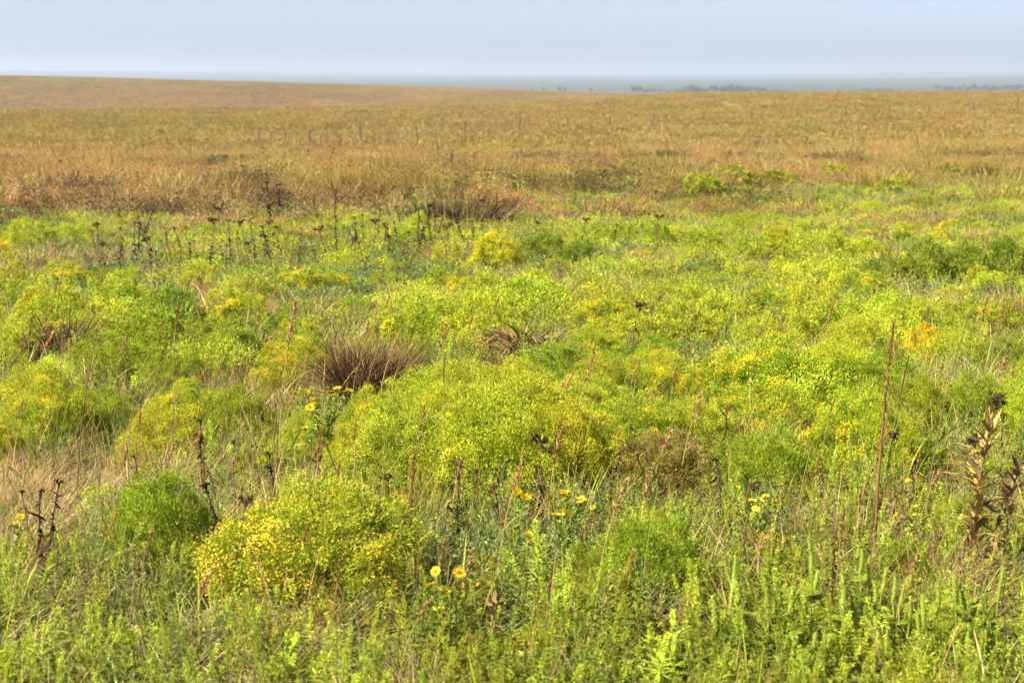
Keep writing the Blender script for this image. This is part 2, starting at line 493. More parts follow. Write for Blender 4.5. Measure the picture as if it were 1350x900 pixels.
def t_weed(seed, stems=9, r=.08, h=.3, leaf=.024, lw=.0075, cols=None, tipcol=None, per=26, spike=.3, stemw=.003):
    """leafy upright stems that end in a narrow seed spike"""
    g = np.random.default_rng(seed); mb = MB()
    for i in range(stems):
        a = g.uniform(0, 6.28); rr = r * math.sqrt(g.uniform()); H = h * g.uniform(.6, 1.15)
        p0 = np.array([rr * math.cos(a), rr * math.sin(a), -.02]); p1 = p0 + [math.cos(a) * H * .25 + g.normal(0, .03), math.sin(a) * H * .25 + g.normal(0, .03), H]
        blades(mb, p0[None], (p1 - p0)[None], np.array([np.linalg.norm(p1 - p0)]), np.array([stemw]), np.array([0.]), vary(cols, 1, g=g) * .8, vary(cols, 1, g=g), 2, g=g, prof=[1, .8, .5])
        t = g.uniform(.12, 1, per); P = p0 + (p1 - p0) * t[:, None]
        b = g.uniform(0, 6.28, per)
        sp = t > 1 - spike
        D = np.stack([np.cos(b), np.sin(b), np.where(sp, g.uniform(.8, 2.0, per), g.uniform(.2, 1.0, per))], 1)
        L = leaf * np.where(sp, .55, 1.0) * g.uniform(.6, 1.4, per) * (1.15 - .4 * t)
        c = vary(cols, per, .08, .2, g)
        if tipcol is not None:
            c = np.where(sp[:, None], vary(tipcol, per, .06, .15, g), c)
        rhombs(mb, P, D, L, lw * g.uniform(.6, 1.3, per) * np.where(sp, .75, 1), c, g)
    return mb


def patch(base_fn, seed, cnt_, R_, **kw):
    """wide patch made of several tufts"""
    g = np.random.default_rng(seed); out = MB()
    for i in range(cnt_):
        m = base_fn(seed * 100 + i, **kw)
        a = g.uniform(0, 6.28); rr = R_ * math.sqrt(g.uniform())
        s = g.uniform(.75, 1.2)
        v = np.concatenate(m.v) * s + [rr * math.cos(a), rr * math.sin(a), 0]
        out.add(v, np.concatenate(m.f), np.concatenate(m.c) * g.uniform(.6, 1.35))
    return out


def t_fluff(seed, W=.5, h=.2, clumps=26, per=60, nl=.03, nw=.011, cols=None, fl=120, flr=.006):
    g = np.random.default_rng(seed); mb = MB()
    a = g.uniform(0, 6.28, clumps); r = W * .5 * np.sqrt(g.uniform(0, 1, clumps))
    Pc = np.stack([r * np.cos(a), r * np.sin(a), h * (1 - (r / W * 1.5) ** 2) * g.uniform(.55, 1.05, clumps)], 1)
    n = clumps * per; ci = np.repeat(np.arange(clumps), per)
    P = Pc[ci] + unit(g.normal(0, 1, (n, 3))) * (g.uniform(0, 1, (n, 1)) ** .5) * W * .1
    cv = g.uniform(.65, 1.25, clumps)
    rhombs(mb, P, g.normal(0, .5, (n, 3)) + [0, 0, .8], nl * g.uniform(.6, 1.5, n), nw * g.uniform(.6, 1.4, n), vary(cols, n, .08, .16, g) * cv[ci][:, None], g)
    if fl:
        ci = g.integers(0, clumps, fl)
        discs(mb, Pc[ci] + g.normal(0, W * .07, (fl, 3)) + [0, 0, W * .06], g.normal(0, .4, (fl, 3)) + [0, 0, 1], flr * .8 * g.uniform(.6, 1.3, fl), vary([LYEL * [.9, .9, 1], YEL], fl, .05, .12, g), g)
    return mb


def t_speck(seed, n=420, W=1.1, h=.55, size=.045, cols=None, stem=True):
    # seed-headed grass: loose speckle of small heads over thin stems
    g = np.random.default_rng(seed); mb = MB()
    k = 26; a = g.uniform(0, 6.28, k); r = W * .5 * np.sqrt(g.uniform(0, 1, k)); hk = g.uniform(.6, 1.1, k)
    cv = g.uniform(.72, 1.22, k)
    ci = g.integers(0, k, n)
    P = np.stack([(r * np.cos(a))[ci], (r * np.sin(a))[ci], np.zeros(n)], 1) + g.normal(0, .05, (n, 3)) * [1, 1, 0]
    P[:, 2] = h * hk[ci] * g.uniform(.35, 1, n) ** .7
    rhombs(mb, P, g.normal(0, .45, (n, 3)) + [0, 0, 1], size * g.uniform(.6, 1.8, n), size * .35 * g.uniform(.6, 1.4, n), vary(cols, n, .08, .2, g) * cv[ci][:, None], g)
    m = 90; ci = g.integers(0, k, m)
    P = np.stack([(r * np.cos(a))[ci], (r * np.sin(a))[ci], np.zeros(m)], 1)
    blades(mb, P, g.normal(0, .18, (m, 3)) + [0, 0, 1], h * hk[ci] * g.uniform(.6, 1, m), np.full(m, size * .22), g.uniform(0, .5, m), vary([OLIVE, TAN * .8], m, .08, .2, g), vary(cols, m, .08, .2, g), 2, g=g)
    return mb


def t_spikes(seed, stems=6, h=.33):
    # upright stems with narrow leaves below and one continuous fuzzy spike on top
    g = np.random.default_rng(seed); mb = MB()
    for i in range(stems):
        a = g.uniform(0, 6.28); rr = .09 * math.sqrt(g.uniform()); H = h * g.uniform(.55, 1.2)
        p0 = np.array([rr * math.cos(a), rr * math.sin(a), -.02])
        path = curve(p0, p0 + [g.normal(0, .035), g.normal(0, .035), H], [g.normal(0, .012), g.normal(0, .012), 0], 8)
        tube(mb, path, np.linspace(.0022, .0014, 8), GRN, YGRN, 3)
        at_p = lambda t: np.stack([np.interp(t, np.linspace(0, 1, 8), path[:, k]) for k in range(3)], 1)
        sl = g.uniform(.18, .42); n = 110
        t = 1 - sl * g.uniform(0, 1, n); b = g.uniform(0, 6.28, n); r_ = .0045 * np.sin(np.pi * np.clip((1 - t) / sl * .85 + .12, 0, 1))
        P = at_p(t) + np.stack([np.cos(b) * r_, np.sin(b) * r_, 0 * b], 1)
        rhombs(mb, P, np.stack([np.cos(b), np.sin(b), g.uniform(0, 1.4, n)], 1), .008 * g.uniform(.6, 1.3, n), .0045 * g.uniform(.7, 1.3, n), vary([PALE * 1.35, PALE * 1.15, YGRN * 1.1], n, .06, .15, g), g)
        m = 34; t = g.uniform(.1, 1 - sl * .8, m); b = g.uniform(0, 6.28, m)
        blades(mb, at_p(t), np.stack([np.cos(b), np.sin(b), g.uniform(.3, 1.3, m)], 1), .045 * g.uniform(.4, 1.2, m) * (1.2 - .6 * t), .0065 * g.uniform(.5, 1.4, m), g.uniform(.2, 1.4, m),
               vary([GRN, YGRN, SAGE], m, .08, .2, g), vary([YGRN, YGRN, PALE], m, .08, .2, g), 3, az=b + np.pi / 2, g=g)
    return mb


def tmpl(mb, name):
    me = mb.mesh(name, M_STUFF)
    return bpy.data.objects.new(name + '_source', me)       # never linked to the scene


def scatter(name, pts, rotz, scl, idx, tint, srcs, tilt=.1):
    n = len(pts)
    me = bpy.data.meshes.new(name)
    me.vertices.add(n); me.vertices.foreach_set('co', np.asarray(pts, np.float32).ravel())
    a = me.attributes.new('rot', 'FLOAT_VECTOR', 'POINT')
    rv = np.stack([rng.normal(0, tilt, n), rng.normal(0, tilt, n), rotz], 1).astype(np.float32); a.data.foreach_set('vector', rv.ravel())
    a = me.attributes.new('scl', 'FLOAT_VECTOR', 'POINT'); a.data.foreach_set('vector', np.asarray(scl, np.float32).ravel())
    a = me.attributes.new('pick', 'INT', 'POINT'); a.data.foreach_set('value', np.asarray(idx, np.int32))
    a = me.attributes.new('tint', 'FLOAT_VECTOR', 'POINT'); a.data.foreach_set('vector', np.asarray(tint, np.float32).ravel())
    me.materials.append(M_STUFF)
    o = bpy.data.objects.new(name, me); C.objects.link(o)
    ng = bpy.data.node_groups.new(name, 'GeometryNodeTree')
    ng.interface.new_socket('Geometry', in_out='INPUT', socket_type='NodeSocketGeometry')
    ng.interface.new_socket('Geometry', in_out='OUTPUT', socket_type='NodeSocketGeometry')
    N = ng.nodes; L = ng.links
    gi = N.new('NodeGroupInput'); go = N.new('NodeGroupOutput')
    jo = N.new('GeometryNodeJoinGeometry')
    for s in reversed(srcs):
        oi = N.new('GeometryNodeObjectInfo'); oi.inputs['Object'].default_value = s; oi.transform_space = 'ORIGINAL'
        gti = N.new('GeometryNodeGeometryToInstance'); L.new(oi.outputs['Geometry'], gti.inputs[0]); L.new(gti.outputs[0], jo.inputs[0])
    ip = N.new('GeometryNodeInstanceOnPoints')

    def na(nm, ty):
        q = N.new('GeometryNodeInputNamedAttribute'); q.data_type = ty; q.inputs['Name'].default_value = nm
        return q.outputs[0]
    L.new(gi.outputs[0], ip.inputs['Points']); L.new(jo.outputs[0], ip.inputs['Instance'])
    ip.inputs['Pick Instance'].default_value = True
    L.new(na('pick', 'INT'), ip.inputs['Instance Index'])
    e = N.new('FunctionNodeEulerToRotation'); L.new(na('rot', 'FLOAT_VECTOR'), e.inputs[0]); L.new(e.outputs[0], ip.inputs['Rotation'])
    L.new(na('scl', 'FLOAT_VECTOR'), ip.inputs['Scale'])
    L.new(ip.outputs[0], go.inputs[0])
    md = o.modifiers.new('scatter', 'NODES'); md.node_group = ng
    return o


def wedge(n_per, d0, d1, g, umax=.40, power=1.0):
    """random ground points; n_per points per m2 at d0 falling as (d0/d)^power"""
    area = umax * ((d1 + 2) ** 2 - (d0 + 2) ** 2)
    N = int(area * n_per)
    d = np.sqrt(g.uniform(d0 ** 2, d1 ** 2, N)); u = g.uniform(-umax, umax, N)
    keep = g.uniform(0, 1, N) < (d0 / d) ** power
    d = d[keep]; u = u[keep]
    return u * (d + 2), d


def blob(px, py, lst):
    w = np.zeros(len(px))
    for cx, cy, rx, ry, a in lst:
        w = np.maximum(w, a * np.exp(-(((px - cx) / rx) ** 2 + ((py - cy) / ry) ** 2)))
    return w


DRY = [(40, 640, 130, 75, 1.2), (130, 560, 90, 40, .5), (330, 490, 130, 22, 1.0), (240, 505, 110, 22, .8), (420, 620, 60, 30, .5), (1010, 575, 90, 25, .9), (990, 480, 40, 30, .3),
       (40, 345, 60, 18, .8), (600, 385, 120, 14, .35), (1060, 735, 110, 28, .7), (1190, 740, 90, 30, .6), (830, 820, 90, 30, .6), (570, 860, 110, 40, .5), (300, 620, 60, 30, .5),
       (60, 500, 80, 18, .5), (1280, 395, 120, 14, .4), (1180, 290, 120, 14, .5), (620, 340, 60, 8, .3), (1330, 760, 60, 30, .5), (920, 760, 50, 20, .4)]
SAGEB = [(620, 455, 70, 28, 1.2), (150, 770, 160, 60, 1.1), (60, 440, 60, 30, .6), (1280, 540, 100, 25, .8), (450, 360, 150, 20, .6), (1200, 385, 120, 14, .8), (680, 740, 110, 60, 1.0),
         (430, 490, 40, 30, .5), (300, 345, 250, 18, .5), (1000, 700, 80, 30, .5), (780, 700, 80, 50, .6), (500, 800, 60, 40, .5), (30, 850, 80, 60, .8), (1120, 600, 40, 20, .4),
         (80, 580, 60, 30, .6), (870, 460, 70, 20, .4), (900, 360, 160, 14, .5)]
LIMEB = [(1150, 870, 360, 90, 4), (870, 880, 130, 50, 2), (450, 900, 280, 45, 2), (100, 900, 180, 40, 1.6), (640, 830, 100, 40, .3), (420, 300, 500, 25, .6), (1000, 290, 300, 20, .4)]

gg = np.random.default_rng(77)


def zones(x, y, h=.15):
    z = ground_z(x, y)
    px, py = pix(x, y, z + h)
    n1 = fbm(x / 1.1, y / 1.8, 31); n2 = fbm(x / 2.0, y / 3.0, 41)
    dry = .20 + 2.6 * blob(px, py, DRY) + .9 * np.clip(n1 - .58, 0, 1) * 3
    sage = .28 + 1.6 * blob(px, py, SAGEB) + .9 * np.clip(n2 - .52, 0, 1) * 3
    lime = .25 + blob(px, py, LIMEB) + .6 * np.clip(.5 - n1, 0, 1) * 3
    grn = .32 + .6 * np.clip(.5 - n2, 0, 1) * 3
    W = np.stack([dry, sage, lime, grn], 1)
    return z, px, py, W / W.sum(1, keepdims=True), n1, n2


def choose(W, g):
    c = np.cumsum(W, 1); r = g.uniform(0, 1, len(W))[:, None]
    return (r > c).sum(1).clip(0, W.shape[1] - 1)


def tints(n, base=(1, 1, 1), val=.18, hue=.08, g=gg):
    return np.clip(np.array(base) * (1 + g.normal(0, val, (n, 1))) * (1 + g.normal(0, hue, (n, 3))), .3, 2.2)


# near (3.2 .. 14 m) and middle (14 .. 42 m)
near_src = {
    'dry': [tmpl(t_grass(100 + s, 80, .10, .31, .0034, [STRAW * 1.1, TAN * 1.2, STRAW], [STRAW * 1.2, STRAW, PINK], .6, .9), 'dry_tuft') for s in range(3)],
    'sage': [tmpl(t_weed(110 + s, 10, .09, .25, .024, .0072, [SAGE, SAGE * .8, GRN * .9 + SAGE * .2], SAGE * 1.2, 40), 'sage_tuft') for s in range(3)],
    'lime': [tmpl(t_weed(120 + s, 9, .08, .27, .022, .0075, [PALE * .75, YGRN, GRN], PALE, 40, .45), 'ragweed_tuft') for s in range(3)],
    'grn': [tmpl(t_grass(130 + s, 55, .08, .29, .0042, [GRN, YGRN, SAGE], [YGRN, PALE, STRAW * .6 + YGRN * .4], .4, .6), 'green_tuft') for s in range(3)],
}
mid_src = {
    'dry': [tmpl(patch(t_grass, 200 + s, 12, .30, n=34, r=.09, h=.31, w=.0068, cols=[STRAW, TAN, OLIVE * 1.3], tips=[STRAW, TAN, PINK * .9], lean=.5, bend=.8), 'dry_patch') for s in range(2)],
    'sage': [tmpl(patch(t_weed, 210 + s, 10, .30, stems=7, r=.1, h=.28, leaf=.036, lw=.014, cols=[SAGE, SAGE * .8, GRN * .9], tipcol=SAGE * 1.15, per=18, stemw=.005), 'sage_patch') for s in range(2)],
    'lime': [tmpl(patch(t_weed, 220 + s, 10, .30, stems=7, r=.1, h=.28, leaf=.034, lw=.014, cols=[PALE * .8, YGRN, LIME * .8], tipcol=PALE, per=18, stemw=.005), 'ragweed_patch') for s in range(2)],
    'grn': [tmpl(patch(t_grass, 230 + s, 11, .30, n=34, r=.09, h=.26, w=.0062, cols=[GRN, YGRN, SAGE], tips=[YGRN, PALE, STRAW * .5 + YGRN * .5], lean=.4, bend=.6), 'green_patch') for s in range(2)],
}
mid_src['lime'] += [tmpl(t_fluff(240 + s, .6, .22, 34, 60, .026, .010, [LIME, YGRN, LIME * .9], 160 if s else 30, .0065), 'young_broomweed_patch') for s in range(2)]
mid_src['sage'] += [tmpl(t_fluff(250, .6, .22, 34, 50, .034, .010, [SAGE, GRN], 0), 'sage_fluff_patch')]
near_src['lime'] += [tmpl(t_fluff(260 + s, .26, .17, 26, 60, .016, .0048, [LIME, YGRN, GRN * .4 + LIME * .6], 60 if s else 10, .0036), 'young_broomweed_tuft') for s in range(2)]
STUFFN = {'dry': ('dry_grass', 'pale straw coloured dry grass lying between the green bushes', 'grass'),
          'sage': ('sagewort', 'grey green leafy sagewort covering the ground between bushes', 'ground cover'),
          'lime': ('ragweed', 'pale lime ragweed spikes thickly covering the foreground and middle ground', 'ground cover'),
          'grn': ('green_grass', 'short green grass blades growing all through the meadow', 'grass')}
near_src['lime'] += [tmpl(t_spikes(290 + s), 'ragweed_spike_tuft') for s in range(2)]
near_src['dry'] += [tmpl(t_grass(270 + s, 7, .12, .46, .0042, [TAN, OLIVE], [RUST * 1.1, PINK, TAN], .2, .25, 4, [.5, .45, .5, 1.3, .3]), 'seed_stem_tuft') for s in range(2)]
near_src['grn'] += [tmpl(t_grass(275, 14, .12, .42, .004, [GRN, YGRN], [STRAW, RUST, YGRN], .25, .3, 4, [.5, .45, .5, 1.2, .3]), 'seed_stem_tuft')]
acc = {k: ([], [], [], [], []) for k in near_src}
KEYS = ['dry', 'sage', 'lime', 'grn']
for (d0, d1, den, pw, isnear, srcd, kk) in ((3.1, 14.0, 190, 1.15, 1, near_src, 1.0), (13.0, 46.0, 24, 1.0, 0, mid_src, 1.0)):
    x, y = wedge(den, d0, d1, gg, .38, pw)
    z, px, py, W, n1, n2 = zones(x, y)
    ch = choose(W, gg)
    inside = np.zeros(len(x), bool)
    for bx_, by_, br_ in FOOT:
        inside |= ((x - bx_) ** 2 + (y - by_) ** 2) < (br_ * .85) ** 2
    if d0 > 5:                        # the brown field takes over behind the green band
        edge = 33.5 + 14 * (fbm(x / 6, y / 9, 55) - .5) * 2 + 9 * (fbm(x / 1.3, y / 2.5, 57) - .5) + np.clip((px - 930) / 420, -.1, 1) * 7
        p_keep = np.clip((edge - y) / 14 + .5, 0.03, 1)
        kp = gg.uniform(0, 1, len(x)) < p_keep
    else:
        kp = np.ones(len(x), bool)
    kp &= ~inside | (gg.uniform(0, 1, len(x)) < .05)
    for i, k in enumerate(KEYS):
        m = (ch == i) & kp; n = int(m.sum())
        hgt = gg.uniform(.65, 1.25, n) * (.75 + .5 * fbm(x[m] / .7, y[m] / .7, 61)) * (.85 if d0 < 5 else .72)
        if k == 'lime': hgt *= 1.1
        A = acc[k]
        A[0].append(np.stack([x[m], y[m], z[m]], 1)); A[1].append(gg.uniform(0, 6.28, n))
        s = gg.uniform(.8, 1.25, n); A[2].append(np.stack([s, s, hgt], 1))
        pk = gg.integers(0, len(srcd[k]), n)
        if isnear and k == 'lime':
            fr_ = gg.uniform(0, 1, n) < np.clip((7.6 - y[m]) / 1.2, .15, .8)
            pk = np.where(fr_, gg.choice([5, 6], n), pk)
        A[3].append(pk + (0 if isnear else len(near_src[k])))
        tv = .85 + .3 * n1[m]
        A[4].append(tints(n, val=.22, hue=.06) * tv[:, None] * .88)
for k in KEYS:
    A = [np.concatenate(a) for a in acc[k]]
    nm, lb, ct = STUFFN[k]
    o = scatter(nm, A[0], A[1], A[2], A[3], A[4], near_src[k] + mid_src[k])
    tag(o, lb, ct, None, 'stuff')

# broomweed mounds past the 300 biggest, as one mass
lo_src = [tmpl(t_fluff(280 + s, .85, .34, 60, 85, .021, .0062, c_, fl_, .0058), 'mound') for s, (c_, fl_) in enumerate((([LIME, YGRN, LIME * .9], 240), ([LIME, LIME * 1.1, YGRN], 60), ([YGRN, GRN, YGRN * .9], 20), ([LIME, YGRN], 480)))]
x, y = wedge(1.5, 9.5, 75, gg, .38, .6)
z = ground_z(x, y); px, py = pix(x, y, z + .2)
dm = fbm(x / 2.6, y / 4.0, 65)
kp = (dm > .495) & ((y < 31) | ((x > 2) & (dm > .53))) & ~((px > 600) & (px < 710) & (py > 300) & (py < 390)) & ~((px > 420) & (px < 560) & (py > 440) & (py < 560)) & ~((px > 620) & (px < 760) & (py > 425) & (py < 520)) & ~((py < 300) & (px < 800))
kp &= ~((px > 130) & (px < 620) & (py < 350) & (gg.uniform(0, 1, len(x)) < .7))
kp &= ~((px < 430) & (py > 465) & (gg.uniform(0, 1, len(x)) < .8)) & ~((px > 555) & (px < 660) & (py > 430) & (py < 500))
kp &= (blob(px, py, DRY) < .45) & ~((px > 1150) & (py > 312) & (py < 392))
for bx_, by_, br_ in FOOT:
    kp &= ((x - bx_) ** 2 + (y - by_) ** 2) > (br_ * .8) ** 2
x, y, z = x[kp], y[kp], z[kp]; n = len(x)
s = gg.uniform(.5, 1.15, n)
o = scatter('broomweed_mounds', np.stack([x, y, z - .01], 1), gg.uniform(0, 6.28, n), np.stack([s, s, s * gg.uniform(.75, 1.1, n)], 1), gg.integers(0, 4, n),
            tints(n, (.98, 1.03, 1), .10, .05), lo_src)
tag(o, 'smaller lime green broomweed mounds packed between the larger bushes', 'bushes', None, 'stuff')
print('mounds', n)

# russet big bluestem field, 28 m to 430 m
rus_src = [tmpl(patch(t_grass, 300 + s, 16, .55, n=22, r=.12, h=.62, w=.008, cols=[OLIVE, TAN * .8, OLIVE * .8 + RUST * .3], tips=tp, lean=.25, bend=.35, prof=[.8, .7, 1.5, .2]), 'russet_patch')
           for s, tp in enumerate(([RUST * 1.2, TAN, RUST], [TAN, RUST * 1.3, OLIVE * 1.2], [TAN * 1.1, STRAW * .8, OLIVE * 1.3]))]
rus_far = [tmpl(patch(t_grass, 320 + s, 34, 2.2, n=22, r=.35, h=.5, w=.03, cols=[OLIVE, TAN * .8], tips=tp, lean=.25, bend=.3, segs=2, prof=[.7, 1.2, .2]), 'russet_field_patch')
           for s, tp in enumerate(([RUST * 1.2, TAN, RUST], [TAN, RUST * 1.2, OLIVE * 1.2], [TAN * 1.1, STRAW * .8, OLIVE * 1.3]))]

TPS = ([RUST * 1.25, TAN * 1.1, PINK * .8], [TAN * 1.2, RUST * 1.2, OLIVE * 1.4], [STRAW * .8, TAN, OLIVE * 1.4])
rus_speck = [tmpl(t_speck(340 + s, 800, 1.1, .55, .034, tp), 'seed_headed_patch') for s, tp in enumerate(TPS)] + \
            [tmpl(t_speck(350 + s, 1300, 4.0, .5, .08, tp), 'seed_headed_field_patch') for s, tp in enumerate(TPS)] + \
            [tmpl(t_speck(360, 480, 1.1, .5, .05, [BROWN, DARK * 1.5, BROWN * 1.3, OLIVE * .6]), 'dark_understory_patch')]


def russet_tint(x, y):
    px, py = pix(x, y, ground_z(x, y) + .4)
    n = fbm(x / 9, y / 20, 71); n2 = fbm(x / 3, y / 7, 81)
    green = np.clip((n - .53) * 4, 0, 1) * .6
    green = np.maximum(green, blob(px, py, [(150, 162, 260, 14, .45), (330, 172, 200, 8, .45), (1080, 145, 300, 6, .3), (1000, 245, 190, 22, .9), (1250, 235, 130, 30, .8), (1120, 160, 200, 6, .4), (760, 176, 120, 5, .4)]))
    base = np.array([1.05, 1.10, .95]); gcol = np.array([.85, 1.12, .55])
    t = base * (1 - green[:, None]) + gcol * green[:, None]
    t = t * (1 + np.clip(1.6 - y / 55, 0, 1)[:, None] * np.array([.06, -.06, .05]))
    pale = np.clip((n2 - .5) * 3, -.6, 1)
    return t * (1 + .18 * pale[:, None]) * (1 + .55 * (fbm(x / .9, y / 2.2, 83)[:, None] - .5) * np.clip(1.6 - y / 60, .3, 1)[:, None]) * (1 + gg.normal(0, .12, (len(x), 1)))


x, y = wedge(7.6, 22, 90, gg, .38, 1.25)
z = ground_z(x, y); px, py = pix(x, y, z)
edge = 33.5 + 14 * (fbm(x / 6, y / 9, 55) - .5) * 2 + 9 * (fbm(x / 1.3, y / 2.5, 57) - .5) + np.clip((px - 930) / 420, -.1, 1) * 7
kp = gg.uniform(0, 1, len(x)) < np.clip((y - edge) / 13 + .5, 0, 1)
x, y, z = x[kp], y[kp], z[kp]
s = gg.uniform(.8, 1.2, len(x)); hh_ = gg.uniform(.6, 1.25, len(x)) * (.6 + .8 * fbm(x / 5, y / 9, 91)) * np.where(y < 60, .8, .9)
P1 = np.stack([x, y, z], 1); S1 = np.stack([s, s, hh_], 1); I1 = np.where(gg.uniform(0, 1, len(x)) < .14, gg.integers(0, 3, len(x)), gg.integers(6, 9, len(x))); T1 = russet_tint(x, y); dk_ = (fbm(x / 2.2, y / 3.0, 85) > np.where(y < 42, .57, .61)) & (y < 62) & (gg.uniform(0, 1, len(x)) < .75); I1 = np.where(dk_, 12, I1); S1[dk_, 2] *= .95
x, y = wedge(.6, 80, 440, gg, .46, .9)
z = ground_z(x, y)
s = gg.uniform(.8, 1.25, len(x)); hh_ = gg.uniform(.7, 1.2, len(x))
P2 = np.stack([x, y, z], 1); S2 = np.stack([s, s, hh_], 1); I2 = np.where(gg.uniform(0, 1, len(x)) < .12, gg.integers(3, 6, len(x)), gg.integers(9, 12, len(x))); T2 = russet_tint(x, y)
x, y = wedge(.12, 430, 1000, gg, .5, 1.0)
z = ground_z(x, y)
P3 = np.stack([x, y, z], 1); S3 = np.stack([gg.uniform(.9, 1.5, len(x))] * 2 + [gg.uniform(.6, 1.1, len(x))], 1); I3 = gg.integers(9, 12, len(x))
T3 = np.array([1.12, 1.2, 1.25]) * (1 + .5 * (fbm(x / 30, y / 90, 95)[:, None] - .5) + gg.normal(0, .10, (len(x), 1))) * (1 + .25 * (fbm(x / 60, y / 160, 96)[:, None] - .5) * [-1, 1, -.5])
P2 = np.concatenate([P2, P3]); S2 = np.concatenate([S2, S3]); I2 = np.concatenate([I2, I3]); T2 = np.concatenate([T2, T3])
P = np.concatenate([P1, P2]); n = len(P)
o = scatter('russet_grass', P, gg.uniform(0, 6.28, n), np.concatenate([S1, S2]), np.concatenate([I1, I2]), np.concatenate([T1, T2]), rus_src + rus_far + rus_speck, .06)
tag(o, 'tall russet brown bluestem grass filling the field behind the green band', 'grass', None, 'stuff')
print('instances', n, [len(a[0][0]) + len(a[0][1]) for a in acc.values()])

# ------------------------------------------------------------------ tall single grass stems with seed heads
def stem_grass(seed, H=1.0, head=.22, headw=.012, c_stem=TAN, c_head=RUST, bend=.06, blades_n=3, thick=.0022, dens=90, spread=.35):
    g = np.random.default_rng(seed)
    top = np.array([g.normal(0, .02) + bend, 0, H])
    path = curve([0, 0, -.03], top, [-bend * .35, 0, 0], 9)
    st = MB(); tube(st, path, np.linspace(thick, thick * .55, 9) * 1.5, c_stem * .8, c_stem, 5)
    hd = MB(); n = dens
    t = 1 - g.uniform(0, 1, n) * head / H
    P = np.stack([np.interp(t, np.linspace(0, 1, 9), path[:, k]) for k in range(3)], 1)
    b = g.uniform(0, 6.28, n)
    tt = (1 - t) * H / head
    D = np.stack([np.cos(b) * spread, np.sin(b) * spread, np.full(n, 1.)], 1)
    P += D * [1, 1, 0] * (headw * .4 * np.sin(np.pi * np.clip(tt, .05, 1)))[:, None] * g.uniform(0, 1, (n, 1))
    rhombs(hd, P, D, headw * 1.8 * g.uniform(.6, 1.3, n), headw * .42 * g.uniform(.6, 1.3, n), vary([c_head, c_head * 1.25, c_head * .8], n, .06, .2, g), g)
    lf = MB()
    z0 = g.uniform(.02, H * .5, blades_n); a = g.uniform(0, 6.28, blades_n)
    P = np.stack([np.interp(z0 / H, np.linspace(0, 1, 9), path[:, k]) for k in range(3)], 1)
    D = np.stack([np.cos(a) * .5, np.sin(a) * .5, np.ones(blades_n)], 1)
    blades(lf, P, D, H * g.uniform(.2, .38, blades_n), np.full(blades_n, .006), g.uniform(.3, 1.1, blades_n), vary([c_stem, YGRN * .9], blades_n, g=g), vary([c_stem], blades_n, g=g), 5, g=g)
    return [('stem', st.mesh('stem', M_STEM)), ('seed_head', hd.mesh('seed_head', M_DEAD)), ('leaves', lf.mesh('leaves', M_LEAF))]


